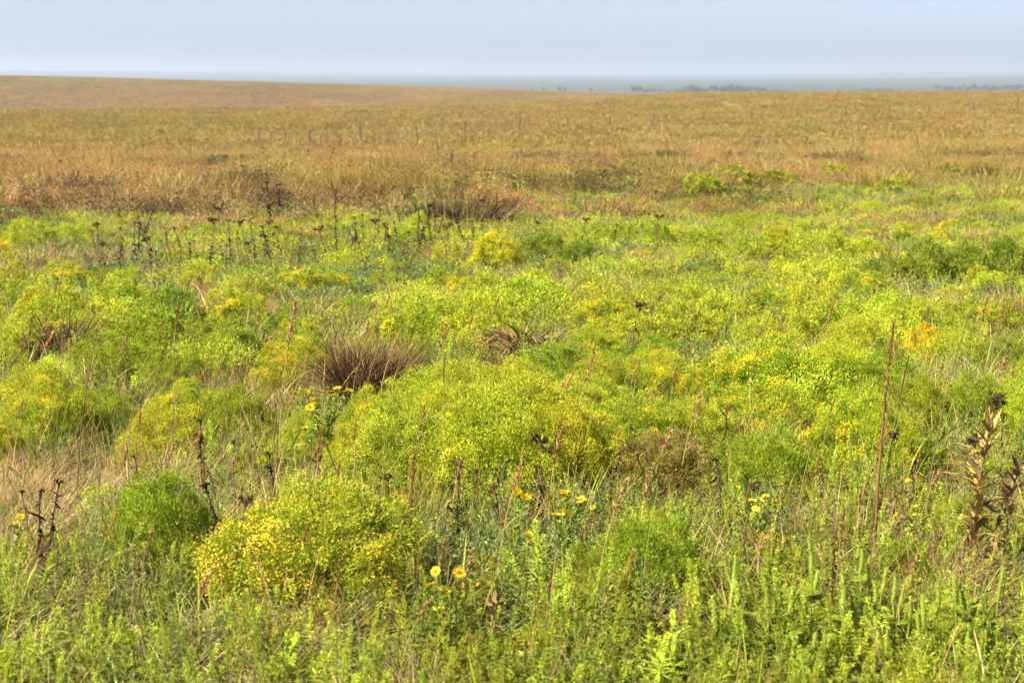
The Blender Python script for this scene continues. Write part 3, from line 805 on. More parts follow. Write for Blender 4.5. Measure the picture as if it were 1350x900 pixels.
SG = {'dark': [stem_grass(400 + s, 1, .3, .008, BROWN * 1.2, BROWN * 1.3, .08, 2, .0028, 70, .15) for s in range(2)],
      'rust': [stem_grass(410 + s, 1, .22, .014, TAN * .8, RUST, .05, 3, .0022, 110) for s in range(3)],
      'pink': [stem_grass(420 + s, 1, .24, .018, TAN * .9 + YGRN * .3, PINK, .10, 3, .002, 130) for s in range(3)],
      'green': [stem_grass(430 + s, 1, .12, .008, GRN * .7 + OLIVE * .5, OLIVE, .05, 3, .0022, 50) for s in range(2)],
      'red': [stem_grass(440, 1, .45, .014, RUST * .6, RUST * .75, .03, 4, .0036, 190, .18)]}
STEMS = [
    # visible foot x, row, head x, row, kind, label
    (303, 590, 333, 418, 'dark', 'dark bare grass stalk leaning right above the flowering bush at left'),
    (86, 650, 113, 440, 'dark', 'long dark grass stalk leaning right near the left edge'),
    (1169, 755, 1184, 428, 'red', 'tallest reddish brown grass stalk at the right of the foreground'),
    (1150, 750, 1170, 560, 'rust', 'rust tipped stalk crossing the tallest reddish stalk'),
    (1163, 745, 1176, 505, 'dark', 'thin dark stalk touching the left side of the tallest reddish stalk'), (1175, 750, 1190, 470, 'dark', 'thin dark stalk touching the right side of the tallest reddish stalk'),
    (1233, 690, 1273, 412, 'dark', 'long thin brown stalk leaning right, next right of the tallest reddish stalk'),
    (1057, 690, 1054, 585, 'green', None), (1075, 700, 1080, 610, 'rust', None),
    (745, 640, 766, 455, 'pink', None), (722, 570, 745, 490, 'pink', None), (712, 620, 728, 535, 'pink', None),
    (655, 760, 671, 605, 'pink', 'pink plumed grass stem just left of the yellow daisy cluster'),
    (646, 800, 660, 662, 'rust', None), (538, 735, 541, 600, 'red', 'straight dark red stem right of the largest yellow-flowered bush'),
    (725, 835, 727, 755, 'red', 'short crimson grass head in the centre foreground'),
    (458, 640, 456, 560, 'rust', None), (466, 650, 462, 590, 'green', None), (990, 790, 988, 690, 'red', None),
    (984, 720, 992, 640, 'rust', None), (1113, 830, 1113, 690, 'red', 'dark red stalk behind the pale ragweed spikes'),
    (1142, 740, 1146, 640, 'rust', None), (1060, 760, 1064, 690, 'rust', None), (1008, 470, 1014, 430, 'dark', None),
    (880, 600, 888, 540, 'green', None), (850, 800, 843, 650, 'green', None), (790, 780, 792, 640, 'pink', None), (843, 720, 845, 655, 'rust', None),
    (348, 620, 353, 520, 'green', None), (362, 610, 366, 400, 'pink', None), (222, 520, 224, 400, 'rust', None), (253, 690, 252, 620, 'rust', None),
    (297, 740, 300, 650, 'rust', None), (430, 850, 434, 750, 'rust', None), (384, 800, 388, 700, 'rust', None), (590, 700, 600, 610, 'rust', None),
    (620, 700, 618, 640, 'rust', None), (1215, 660, 1218, 600, 'rust', None), (1262, 660, 1258, 590, 'rust', None), (1090, 470, 1097, 395, 'rust', None),
    (980, 460, 984, 400, 'rust', None), (1000, 460, 1018, 395, 'dark', None), (1315, 480, 1322, 400, 'rust', None), (1290, 470, 1300, 390, 'rust', None),
    (60, 330, 82, 255, 'rust', None), (36, 340, 44, 255, 'rust', None), (150, 320, 168, 292, 'pink', None), (640, 470, 652, 390, 'rust', None),
    (490, 440, 500, 350, 'rust', None), (760, 250, 762, 200, 'dark', None), (75, 860, 88, 770, 'rust', None), (150, 840, 160, 740, 'rust', None),
    (235, 850, 245, 760, 'pink', None), (20, 790, 30, 720, 'rust', None), (915, 450, 922, 380, 'green', None), (1240, 600, 1252, 520, 'green', None),
    (775, 480, 776, 440, 'rust', None), (605, 840, 590, 750, 'pink', None), (700, 860, 704, 790, 'rust', None), (895, 870, 902, 800, 'rust', None),
    (960, 860, 965, 800, 'rust', None), (1200, 820, 1206, 750, 'rust', None), (1270, 830, 1262, 760, 'pink', None), (520, 880, 530, 800, 'pink', None),
]
SD = {'dark': 'thin dark grass stalk', 'rust': 'rust-headed grass stem', 'pink': 'grass stem with pinkish plume', 'green': 'thin green grass stem', 'red': 'dark red grass stalk'}
g3 = random.Random(9)
for i_ in range(110):
    fy_ = g3.uniform(520, 860) if i_ % 3 else g3.uniform(330, 540); fx_ = g3.uniform(-20, 1370); hh_ = (fy_ - 100) * g3.uniform(.10, .24)
    STEMS.append((fx_, fy_, fx_ + hh_ * g3.uniform(-.15, .25), fy_ - hh_, g3.choices(['rust', 'pink', 'green', 'dark'], [5, 2, 2, 1.5])[0], None))
for fx, fy, hx, hy, kind, lab in STEMS:
    x, y, z = at(fx, fy, .12)
    # head height so that the tip projects to the head row
    zt = CAM_H - (hy - HOR) / F * y
    H = max(zt - z, .12)
    xt = (hx - 675) / F * y
    v = SG[kind]; ms = v[g3.randrange(len(v))]
    k = min(1.15, max(.75, H)) * (1.25 if kind == 'red' else 1.0 if y < 9 else 1.35)
    o = place('grass_stem', ms, (x, y, z), g3.uniform(-.5, .5) + (math.pi if hx < fx else 0), (k, k, H), (1, 1, 1, 1), (0, 0))
    o.rotation_euler = (g3.uniform(-.05, .05), math.atan2(xt - x, H) * .8, 0 if hx >= fx else .2)
    tag(o, lab, 'grass stem', 'single tall grass stems')
    registry.append((o, SD[kind], lab))

# ------------------------------------------------------------------ dead dark forb stalks
def dead_stalk(seed, H=.5, leaves=40, head=True, cs=DARK, cl=DARK * 1.2, ch=DARK * 1.1, lsize=.045, lw=.016, th=.004, hs=.022):
    g = np.random.default_rng(seed)
    path = curve([0, 0, -.03], [g.normal(0, .04), g.normal(0, .04), H], [g.normal(0, .015), g.normal(0, .015), 0], 8)
    st = MB(); tube(st, path, np.linspace(th, th * .6, 8), cs, cs, 5)
    lf = MB(); t = g.uniform(.25, .93, leaves)
    P = np.stack([np.interp(t, np.linspace(0, 1, 8), path[:, k]) for k in range(3)], 1)
    b = g.uniform(0, 6.28, leaves)
    D = np.stack([np.cos(b) * .6, np.sin(b) * .6, g.uniform(-1.8, .9, leaves)], 1)
    blades(lf, P, D, lsize * g.uniform(.25, 1.3, leaves), lw * g.uniform(.5, 1.2, leaves), g.uniform(.0, 1.2, leaves), vary(cl, leaves, .08, .3, g), vary(cl, leaves, .08, .3, g), 4, g=g)
    out = [('stem', st.mesh('stem', M_STEM)), ('withered_leaves', lf.mesh('withered_leaves', M_DEAD))]
    if head:
        hd = MB(); n = 9
        for i in range(n):
            a = g.uniform(0, 6.28); q = g.uniform(.2, 1) * hs
            p1 = path[-1] + [math.cos(a) * q, math.sin(a) * q, g.uniform(-.2, .35) * hs + .3 * hs]
            tube(hd, [path[-1] - [0, 0, .03], (path[-1] + p1) / 2, p1], [.0016, .0014, .0012], cs, cs, 3)
            m = 16
            rhombs(hd, np.repeat(p1[None], m, 0), g.normal(0, 1, (m, 3)) + [0, 0, .5], np.full(m, hs * .36), np.full(m, hs * .16), vary(ch, m, .1, .3, g), g)
        out.append(('seed_heads', hd.mesh('seed_heads', M_DEAD)))
    return out


DS = {'blk': [dead_stalk(500 + s) for s in range(4)],
      'brn': [dead_stalk(510 + s, leaves=18, cs=BROWN, cl=BROWN * 1.2, ch=BROWN * .8) for s in range(3)],
      'flat': [dead_stalk(520 + s, leaves=8, cs=BROWN, cl=DARK * 2, ch=DARK * 1.6, hs=.05) for s in range(2)],
      'curl': [dead_stalk(530 + s, leaves=60, head=False, cs=BROWN, cl=DARK * 1.1, lsize=.05, lw=.014) for s in range(2)]}
DEAD = [
    # foot x, row, top row, kind, label
    (43, 755, 655, 'blk', 'black dead stalk with a forked top near the left edge'),
    (258, 630, 562, 'blk', 'black dead stalk just above the feathery green bush'),
    (366, 645, 596, 'blk', 'black dead stalk standing behind the largest yellow-flowered bush'),
    (306, 650, 590, 'brn', None), (395, 650, 605, 'brn', None), (690, 680, 590, 'flat', None), (707, 690, 620, 'brn', None),
    (808, 655, 578, 'curl', 'dark curled dead stalk in front of the rusty thinning bush'), (600, 690, 610, 'curl', None), (500, 660, 635, 'flat', None),
    (975, 715, 668, 'curl', None), (1112, 740, 690, 'curl', None), (1290, 660, 582, 'flat', None), (560, 700, 640, 'brn', None),
    (726, 640, 600, 'flat', None), (552, 740, 690, 'brn', None), (590, 720, 640, 'brn', None), (1205, 715, 660, 'brn', None), (880, 660, 600, 'brn', None),
    (15, 720, 660, 'brn', None), (455, 650, 590, 'brn', None), (650, 700, 650, 'brn', None), (270, 640, 610, 'brn', None), (1010, 690, 650, 'flat', None), (840, 470, 402, 'flat', None), (1262, 640, 600, 'brn', None),
    (182, 335, 292, 'blk', None), (148, 348, 312, 'blk', None), (172, 340, 322, 'blk', None), (232, 350, 300, 'brn', None), (269, 358, 322, 'blk', None), (272, 335, 290, 'flat', None),
    (290, 350, 325, 'blk', None), (303, 345, 315, 'blk', None), (330, 348, 316, 'blk', None), (359, 348, 296, 'blk', None), (398, 350, 322, 'blk', None), (288, 358, 340, 'blk', None),
    (320, 330, 292, 'flat', None), (440, 340, 298, 'flat', None), (465, 328, 292, 'blk', None), (462, 335, 315, 'brn', None), (512, 335, 300, 'blk', None), (523, 322, 290, 'blk', None),
    (558, 322, 292, 'blk', None), (567, 318, 295, 'blk', None), (580, 322, 305, 'blk', None), (586, 318, 295, 'flat', None), (624, 318, 288, 'blk', None), (589, 340, 322, 'brn', None),
    (700, 318, 292, 'flat', None), (812, 318, 294, 'blk', None), (868, 320, 285, 'flat', None), (765, 318, 288, 'flat', None), (252, 345, 318, 'blk', None), (380, 340, 322, 'blk', None),
    (355, 290, 240, 'blk', None), (367, 282, 242, 'blk', None), (380, 280, 240, 'blk', None), (390, 282, 246, 'brn', None), (402, 280, 250, 'blk', None), (418, 282, 255, 'blk', None),
    (440, 280, 248, 'blk', None), (460, 278, 240, 'brn', None), (790, 268, 220, 'curl', 'lone tall black stalk in the brown field right of centre'), (825, 262, 240, 'brn', None), (833, 275, 258, 'blk', None),
    (95, 245, 207, 'brn', None), (132, 238, 220, 'brn', None), (585, 285, 258, 'blk', None), (600, 285, 262, 'curl', None), (615, 282, 262, 'curl', None), (640, 284, 262, 'curl', None),
    (665, 282, 262, 'blk', None), (570, 284, 262, 'curl', None), (1214, 200, 182, 'blk', None), (1244, 200, 176, 'brn', None), (1259, 200, 178, 'brn', None), (1340, 195, 178, 'brn', None),
    (955, 222, 205, 'brn', None), (1097, 215, 195, 'brn', None), (298, 222, 208, 'blk', None), (150, 250, 228, 'brn', None), (675, 215, 192, 'brn', None), (690, 216, 200, 'brn', None),
    (820, 225, 202, 'brn', None), (848, 222, 200, 'brn', None), (1300, 205, 190, 'brn', None), (10, 240, 222, 'blk', None), (210, 245, 225, 'brn', None),
]
for i_ in range(122):
    if i_ < 64: fx_, fy_, a_, b_ = g3.uniform(120, 660), g3.uniform(305, 362), 14, 44
    elif i_ < 110: fx_, fy_, a_, b_ = g3.choice([g3.uniform(-20, 720), g3.uniform(0, 1370)]), g3.uniform(205, 292), 9, 26
    else: fx_, fy_, a_, b_ = g3.uniform(0, 1350), g3.uniform(580, 740), 40, 90
    DEAD.append((fx_, fy_, fy_ - g3.uniform(a_, b_), g3.choices(['blk', 'brn', 'flat', 'curl'], [3, 4, 1, 2])[0], None))
DD = {'blk': 'black dead flower stalk', 'brn': 'brown dead flower stalk', 'flat': 'flat-headed brown dead stalk', 'curl': 'dark shrivelled leafy stalk'}
for fx, fy, ty, kind, lab in DEAD:
    x, y, z = at(fx, fy, .17)
    H = max(CAM_H - (ty - HOR) / F * y - z, .15)
    v = DS[kind]; ms = v[g3.randrange(len(v))]
    k = H / .5
    kx = min(max(k, .75), 1.5) * (1.1 if y < 12 else 1.45 if y < 40 else 2.0)
    o = place('dead_stalk', ms, (x, y, z), g3.uniform(0, 6.28), (kx, kx, k), (1, 1, 1, 1), (g3.uniform(-.15, .15), g3.uniform(-.25, .25)))
    tag(o, lab, 'dead stalk', 'dead flower stalks')
    registry.append((o, DD[kind], lab))

# ------------------------------------------------------------------ yellow daisies (gumweed)
def head_mesh(seed, r=.02):
    g = np.random.default_rng(seed); p = MB(); n = 22
    a = np.arange(n) * 2 * np.pi / n + g.normal(0, .05, n)
    D = np.stack([np.cos(a), np.sin(a), g.uniform(.1, .45, n)], 1)
    az = a + np.pi / 2
    blades(p, D * [.25, .25, 0] * r, D, r * g.uniform(.85, 1.1, n), np.full(n, r * .3), np.full(n, -.1), vary(YEL * [1.1, 1.05, 1], n, .03, .08, g), vary(YEL * [1.15, 1.1, 1], n, .03, .08, g), 3, az=az, prof=[.6, 1, 1, .4], g=g)
    c = MB(); m = 60
    rr = r * .42 * np.sqrt(g.uniform(0, 1, m)); b = g.uniform(0, 6.28, m)
    P = np.stack([rr * np.cos(b), rr * np.sin(b), r * .12 + 0 * rr], 1)
    rhombs(c, P, np.stack([np.cos(b) * .3, np.sin(b) * .3, np.ones(m)], 1), np.full(m, r * .25), np.full(m, r * .12), vary(YEL * [.9, .75, .8], m, .05, .15, g), g)
    tube(c, [[0, 0, -r * .45], [0, 0, -r * .2], [0, 0, r * .02]], [r * .25, r * .5, r * .45], GRN, YGRN, 8)
    return p.mesh('petals', M_FLOWER), c.mesh('disc', M_LEAF)


HM = [head_mesh(600 + s) for s in range(3)]


def daisy(heads, foot, lab, r=.02, g=g3):
    """heads: list of photo pixels; foot: photo pixel of the visible foot"""
    x, y, z = at(foot[0], foot[1], .12)
    root = thing('daisy_plant', (x, y, z))
    st = MB(); lf = MB()
    gr = np.random.default_rng(int(foot[0] * 7 + foot[1]))
    for hx, hy in heads:
        dy = g.uniform(-.06, .06); yy = y + dy
        p = np.array([(hx - 675) / F * yy - x, dy, CAM_H - (hy - HOR) / F * yy - z])
        pts = curve([g.uniform(-.01, .01), 0, -.02], p - [0, 0, .006], [p[0] * -.15, 0, p[2] * .05], 8)
        tube(st, pts, np.linspace(.0028, .0018, 8), GRN * .8 + BROWN * .4, GRN, 5)
        n = 26; t = gr.uniform(.1, .95, n)
        P = np.stack([np.interp(t, np.linspace(0, 1, 8), pts[:, k]) for k in range(3)], 1)
        b = gr.uniform(0, 6.28, n)
        rhombs(lf, P, np.stack([np.cos(b), np.sin(b), gr.uniform(.2, 1, n)], 1), .04 * gr.uniform(.5, 1.1, n), .012 * gr.uniform(.6, 1.2, n), vary([SAGE, GRN, YGRN], n, .08, .15, gr), gr, .1)
        pe, di = HM[g.randrange(3)]
        fh = part('flower_head', pe, root); fh.location = p; s = r / .02 * g.uniform(1.0, 1.35); fh.scale = (s, s, s)
        fh.rotation_euler = (g.uniform(-.1, .7), g.uniform(-.35, .35), g.uniform(0, 6.28))
        part('disc', di, fh)
    part('stem', st.mesh('stem', M_STEM), root); part('leaves', lf.mesh('leaves', M_LEAF), root)
    tag(root, lab, 'daisy plant', 'yellow daisy plants')
    registry.append((root, 'yellow daisy plant', lab))


daisy([(680, 654), (684, 660), (692, 663)], (678, 740), 'pair of yellow daisies at the left of the central daisy row', .019)
daisy([(727, 662), (745, 657), (749, 665), (768, 667), (735, 688), (746, 687), (757, 690)], (745, 750), 'central row of bright yellow daisies over green leaves', .018)
daisy([(697, 715)], (695, 770), 'lone yellow daisy below the central daisy row', .017)
daisy([(571, 767), (603, 769), (563, 786), (580, 795), (591, 795), (602, 791), (624, 787), (575, 820)], (588, 860), 'scattered yellow daisies in the lower centre foreground', .016)
daisy([(693, 871)], (694, 905), 'single yellow daisy at the bottom edge of the picture', .018)
daisy([(384, 519), (398, 517), (409, 531), (414, 541), (430, 518), (441, 514), (448, 519), (457, 516), (404, 540), (436, 523), (396, 568)], (418, 600), 'cluster of yellow daisies below the dark bunch grass', .017)
daisy([(985, 664), (1000, 668), (1005, 680), (1012, 672), (1030, 670), (1038, 646), (1040, 672), (1018, 662)], (1005, 730), 'loose yellow daisies left of the tallest reddish stalk', .013)
daisy([(1210, 640), (1222, 655), (1200, 662), (1195, 690)], (1208, 710), None, .011)
daisy([(812, 662), (815, 672), (862, 690), (785, 678)], (825, 720), None, .011)
daisy([(8, 690), (3, 790 - 90)], (10, 740), None, .014)
daisy([(590, 430 + 120), (470, 600), (478, 604), (455, 612)], (480, 650), None, .010)
daisy([(908, 445), (930, 440), (960, 470)], (930, 500), None, .014)

# ------------------------------------------------------------------ pale ragweed spikes in the right foreground
def spike_mesh(seed, H=.2, r=.009):
    g = np.random.default_rng(seed); mb = MB()
    path = curve([0, 0, 0], [g.normal(0, .01), g.normal(0, .01), H], [g.normal(0, .006), 0, 0], 8)
    PALE = np.array([.44, .52, .075])
    tube(mb, path, r * np.array([.5, .9, 1, 1, .95, .85, .65, .25]), PALE * .7, PALE * .85, 6)
    n = 420; t = g.uniform(0, 1, n); b = g.uniform(0, 6.28, n)
    rad = r * np.interp(t, [0, .15, .7, 1], [.6, 1, .9, .25])
    P = np.stack([np.interp(t, np.linspace(0, 1, 8), path[:, k]) for k in range(3)], 1) + np.stack([np.cos(b) * rad * .8, np.sin(b) * rad * .8, 0 * b], 1)
    rhombs(mb, P, np.stack([np.cos(b), np.sin(b), g.uniform(-.3, .9, n)], 1), r * g.uniform(.5, 1.0, n), r * .5 * g.uniform(.7, 1.2, n), vary([PALE, PALE * .85, PALE * [.8, 1, .8]], n, .05, .14, g), g)
    return mb.mesh('flower_spike', M_LEAF)


SPK = [spike_mesh(700 + s) for s in range(4)]


def ragleaf(seed):
    g = np.random.default_rng(seed); mb = MB()
    n = 7
    for i in range(n):
        a = (i / (n - 1) - .5) * 2.4
        L = .07 * math.cos(a * .55)
        blades(mb, np.array([[0, 0, 0.]]), np.array([[math.cos(a), math.sin(a), .25]]), np.array([L]), np.array([L * .38]), np.array([.3]), vary(GRN * 1.1, 1, g=g), vary(YGRN * .9, 1, g=g), 4,
               az=np.array([a + math.pi / 2]), prof=[.2, .9, 1, .7, .1], g=g)
    return mb.mesh('leaf', M_LEAF)


RL = [ragleaf(720 + s) for s in range(3)]


def ragweed(tips, foot, lab, th=1.0, g=g3):
    x, y, z = at(foot[0], foot[1], .05)
    root = thing('ragweed_plant', (x, y, z)); st = MB()
    top = 0
    for tx, ty, by in tips:
        dy = g.uniform(-.04, .04); yy = y + dy
        p1 = np.array([(tx - 675) / F * yy - x, dy, CAM_H - (ty - HOR) / F * yy - z])
        p0 = np.array([(tx - 675) / F * yy - x - p1[0] * .15, dy, max(CAM_H - (by - HOR) / F * yy - z, .06)])
        L = np.linalg.norm(p1 - p0)
        sp = part('flower_spike', SPK[g.randrange(4)], root); sp.location = p0; sp.scale = (th, th, L / .2)
        sp.rotation_euler = ((0), math.atan2(p1[0] - p0[0], p1[2] - p0[2]), g.uniform(0, 6.28))
        sp.rotation_mode = 'XYZ'; sp.rotation_euler = (g.uniform(-.2, .2), math.atan2(p1[0] - p0[0], p1[2] - p0[2]) + g.uniform(-.12, .12), 0); q_ = th * g.uniform(.75, 1.25); sp.scale = (q_, q_, L / .2)
        tube(st, curve([0, 0, -.02], p0, [p0[0] * .1, 0, 0], 6), np.linspace(.004, .0028, 6), RUST * .5 + GRN * .4, GRN, 5)
        top = max(top, p0[2])
    for k in range(5):
        l = part('leaf', RL[g.randrange(3)], root); h = g.uniform(.15, .95) * top
        l.location = (g.uniform(-.02, .02), g.uniform(-.02, .02), h); l.rotation_euler = (g.uniform(-.3, .3), g.uniform(-.3, .2), g.uniform(0, 6.28))
        s = g.uniform(.5, .95); l.scale = (s, s, s)
    part('stem', st.mesh('stem', M_STEM), root)
    tag(root, lab, 'ragweed', 'ragweed plants with pale spikes in the right foreground')
    registry.append((root, 'pale spiked ragweed plant', lab))


ragweed([(971, 738, 838), (985, 775, 815), (950, 795, 860), (1000, 820, 850)], (975, 900), 'ragweed plant with the leftmost thick pale lime spikes', 1.0)
ragweed([(1021, 765, 820), (1037, 770, 830), (1055, 785, 830)], (1045, 900), 'ragweed plant with two blunt pale spikes in the right foreground', 1.0)
ragweed([(1084, 720, 780), (1089, 765, 795), (1078, 800, 830)], (1085, 890), 'ragweed plant whose curved pale spike rises highest in the right foreground', 1.1)
ragweed([(1128, 767, 830), (1112, 808, 850), (1143, 785, 830)], (1125, 900), 'ragweed plant with one straight thick pale spike right of the tallest spike', 1.1)
ragweed([(1147, 735, 770), (1160, 755, 800), (1182, 760, 800), (1172, 780, 815)], (1165, 880), None, .7)
ragweed([(1205, 780, 820), (1195, 770, 810), (1222, 800, 840)], (1205, 890), None, .7)
ragweed([(1240, 800, 850), (1255, 790, 830), (1232, 825, 860)], (1245, 905), None, .75)
ragweed([(1290, 790, 830), (1280, 770, 810), (1305, 800, 840)], (1290, 890), None, .75)
ragweed([(1320, 790, 840), (1340, 760, 810), (1332, 820, 860)], (1330, 900), None, .8)
ragweed([(1170, 850, 895), (1190, 862, 900), (1150, 858, 900)], (1172, 930), None, .8)
ragweed([(1300, 840, 880), (1318, 850, 890), (1285, 862, 895)], (1300, 925), None, .8)
ragweed([(880, 860, 895), (900, 850, 890), (915, 866, 900)], (898, 930), None, .7)
ragweed([(1060, 860, 900), (1085, 850, 890)], (1075, 930), None, .8)

# ------------------------------------------------------------------ particular plants
# dark brown bunch grass
def bunch(seed, w, h, n, cols, tips, lean=.5, bend=.5, bw=.006):
    g = np.random.default_rng(seed)
    d = t_grass(seed, n, w * .46, h, bw, cols, tips, lean, bend, 4, jit=.24)
    e = t_grass(seed + 5, n // 3, w * .46, h * .8, bw, cols, tips, lean * 2.5, 1.6, 6)
    d.add(np.concatenate(e.v), np.concatenate(e.f), np.concatenate(e.c))
    o = t_grass(seed + 1, n // 3, w * .45, h * .75, bw, [STRAW * .8, TAN], [STRAW, PINK], lean * 1.4, bend * 1.2, 4)
    sw = g.uniform(.6, 1.1)
    for m_ in (d, o):
        for v in m_.v:
            v[:, 0] += (v[:, 2] / h) ** 1.5 * w * .10 * sw
            v[:, 2] *= 1 + .35 * (fbm(v[:, 0] / w * 3 + 4, v[:, 1] / w * 3, seed) - .5)
    return [('dark_blades', d.mesh('dark_blades', M_DEAD)), ('straw_blades', o.mesh('straw_blades', M_DEAD))]


def put_bunch(cx, by, w, ty, seed, lab, cols=None, tips=None, n=420, lean=.5, bend=.5):
    x, y, z = at(cx, by, .08)
    wm = w / F * y; hm = (by - ty) / F * y + .08
    o = place('bunch_grass', bunch(seed, wm, hm * 1.15, n, cols or [DARK, BROWN, DARK * 1.5], tips or [BROWN, BROWN * 1.3, DARK * 1.5], lean, bend, .006 * max(1, y / 8.5)), (x, y + wm * .2, z))
    tag(o, lab, 'grass clump', 'dead brown grass clumps')


put_bunch(482, 524, 80, 456, 800, 'large dark brown dead bunch grass left of centre', n=1900, lean=.10, bend=.8, cols=[DARK * .7, DARK * .9, BROWN * .5], tips=[BROWN * [1.3, .9, .8], DARK * [1.5, 1, 1], BROWN * .8, RUST * .5, TAN * .6])
put_bunch(75, 462, 48, 412, 802, 'brown dead grass clump near the left edge behind the dry straw', n=350)
put_bunch(625, 296, 100, 258, 804, 'dark dead clump at the front edge of the brown field', cols=[DARK, BROWN * .6], tips=[BROWN * .7, DARK], n=420)
put_bunch(572, 294, 50, 264, 806, 'small blackish clump at the left of the dark dead clump', cols=[DARK, DARK * .7], tips=[BROWN * .6, DARK], n=300)
put_bunch(18, 250, 32, 240, 808, 'dark low clump in the brown field at the left edge', cols=[DARK, DGRN * .6], tips=[DGRN * .7], n=300)
put_bunch(195, 270, 30, 255, 810, 'dark olive clump where the brown field meets the green band at left', cols=[DARK, DGRN * .7], tips=[OLIVE * .8], n=300)
put_bunch(330, 470 - 10, 40, 425, 812, 'thin brown grass clump among the middle bushes left of centre', n=160)

# curled pinkish brown leaves
g = np.random.default_rng(820)
x, y, z = at(690, 488, .08); wm = 100 / F * y
mb = MB(); n = 380
a = g.uniform(0, 6.28, n); rr = wm * .5 * np.sqrt(g.uniform(0, 1, n))
P = np.stack([rr * np.cos(a), rr * np.sin(a) * .7, g.uniform(.04, .30, n)], 1)
blades(mb, P, np.stack([np.cos(a) * .8, np.sin(a) * .8, g.uniform(.4, 1.5, n)], 1), .15 * g.uniform(.5, 1.2, n), .019 * g.uniform(.4, 1.2, n), g.uniform(.6, 2.0, n),
       vary([PINK * .55, BROWN, BROWN * 1.6], n, .08, .2, g), vary([PINK * .75, TAN, BROWN], n, .08, .2, g), 6, g=g)
st = MB()
for i in range(16):
    b = g.uniform(0, 6.28); tube(st, [[0.1 * math.cos(b), .1 * math.sin(b), -.02], [wm * .3 * math.cos(b), wm * .25 * math.sin(b), g.uniform(.12, .22)]], [.004, .002], BROWN)
o = place('withered_plant', [('curled_leaves', mb.mesh('curled_leaves', M_DEAD)), ('stem', st.mesh('stem', M_STEM))], (x, y + .1, z))
tag(o, 'withered plant with curled pinkish brown leaves, right of the large dark bunch grass', 'dead plant')

# big dried yellow-brown leafy stalk at the right edge, beside it a smaller twisted one
def leafy_dead(foot, ty, seed, H_leaf, lab, lean, nleaf=60, headon=True, c=None):
    g = np.random.default_rng(seed)
    x, y, z = at(foot[0], foot[1], .1); H = CAM_H - (ty - HOR) / F * y - z
    path = curve([0, 0, -.03], [lean, 0, H], [-.03, 0, 0], 10)
    st = MB(); tube(st, path, np.linspace(.006, .003, 10), TAN, BROWN, 6)
    lf = MB(); t = g.uniform(.12, .86, nleaf)
    P = np.stack([np.interp(t, np.linspace(0, 1, 10), path[:, k]) for k in range(3)], 1)
    b = g.uniform(0, 6.28, nleaf)
    D = np.stack([np.cos(b) * .55, np.sin(b) * .55, g.uniform(.4, 1.3, nleaf)], 1)
    cc = c if c is not None else [TAN * 1.2, STRAW * [.85, .7, .32], OLIVE * 1.8, STRAW * [.7, .5, .25], BROWN * 2]
    blades(lf, P, D, H_leaf * g.uniform(.6, 1.2, nleaf), .02 * g.uniform(.6, 1.2, nleaf), g.uniform(.0, 1.3, nleaf), vary(cc, nleaf, .08, .15, g), vary(cc, nleaf, .08, .2, g), 6, az=b + np.pi / 2, prof=[.4, .9, 1, .95, .75, .5, .1], g=g)
    ps = [('stem', st.mesh('stem', M_STEM)), ('dry_leaves', lf.mesh('dry_leaves', M_DEAD))]
    if headon:
        hd = MB()
        for i in range(14):
            a = g.uniform(0, 6.28); q = g.uniform(.1, 1) * .045
            p1 = path[-1] + [math.cos(a) * q, math.sin(a) * q, g.uniform(-.01, .03)]
            tube(hd, [path[-1] - [0, 0, .04], p1], [.0016, .0012], BROWN, BROWN, 3)
            rhombs(hd, np.repeat(p1[None], 18, 0), g.normal(0, 1, (18, 3)), np.full(18, .014), np.full(18, .006), vary(BROWN * .7, 18, .1, .3, g), g)
        ps.append(('seed_heads', hd.mesh('seed_heads', M_DEAD)))
    o = place('withered_plant', ps, (x, y, z))
    tag(o, lab, 'dead plant')


leafy_dead((1305, 745), 530, 830, .12, 'tall withered plant with yellow-brown leaves and a dark seed head, right edge', .06, 110)
leafy_dead((1318, 750), 600, 832, .09, 'twisted brown withered plant leaning right at the right edge', .16, 50, False, [BROWN * 1.6, TAN, BROWN])
leafy_dead((1345, 760), 640, 834, .08, 'low brown withered stalk at the very right edge of the foreground', .05, 40, False, [BROWN * 1.6, TAN * .8, BROWN])
leafy_dead((1202, 735), 665, 836, .06, 'small shrivelled brown plant right of the tallest reddish stalk', -.02, 26, False, [BROWN * 1.4, TAN * .8])
leafy_dead((655, 850), 790, 838, .05, 'small curled dead plant in the lower centre foreground', .02, 26, False, [BROWN, DARK * 2, TAN * .8])

# ------------------------------------------------------------------ fence
POSTS = [(344, 186, 174), (378, 186, 174), (410, 189, 175), (477, 184, 171), (549, 182, 166), (614, 176, 160), (685, 171, 157), (748, 170, 154), (803, 165, 148), (860, 163, 150), (925, 161, 150),
         (988, 158, 146), (1048, 154, 143), (1112, 152, 142), (1168, 149, 140), (1220, 148, 139), (1279, 146, 137), (1336, 143, 136)]
fx, fy, fz = at(700, 172)
fence = thing('fence', (fx, fy, fz))
pm = MB()
for s in (-1, 1):
    pass
tube(pm, [[0, 0, -.3], [0, 0, .6], [0, 0, 1.35]], [.05, .05, .045], np.array([.06, .055, .045]), np.array([.08, .07, .055]), 6)
tube(pm, [[-.06, 0, .0], [0, 0, .03], [.06, 0, .0]], [.02, .02, .02], np.array([.08, .08, .07]), None, 4)
tube(pm, [[0, 0, 1.345], [0, 0, 1.36]], [.045, .002], np.array([.13, .13, .11]), None, 6)
pmesh = pm.mesh('post', M_METAL)
tops = []
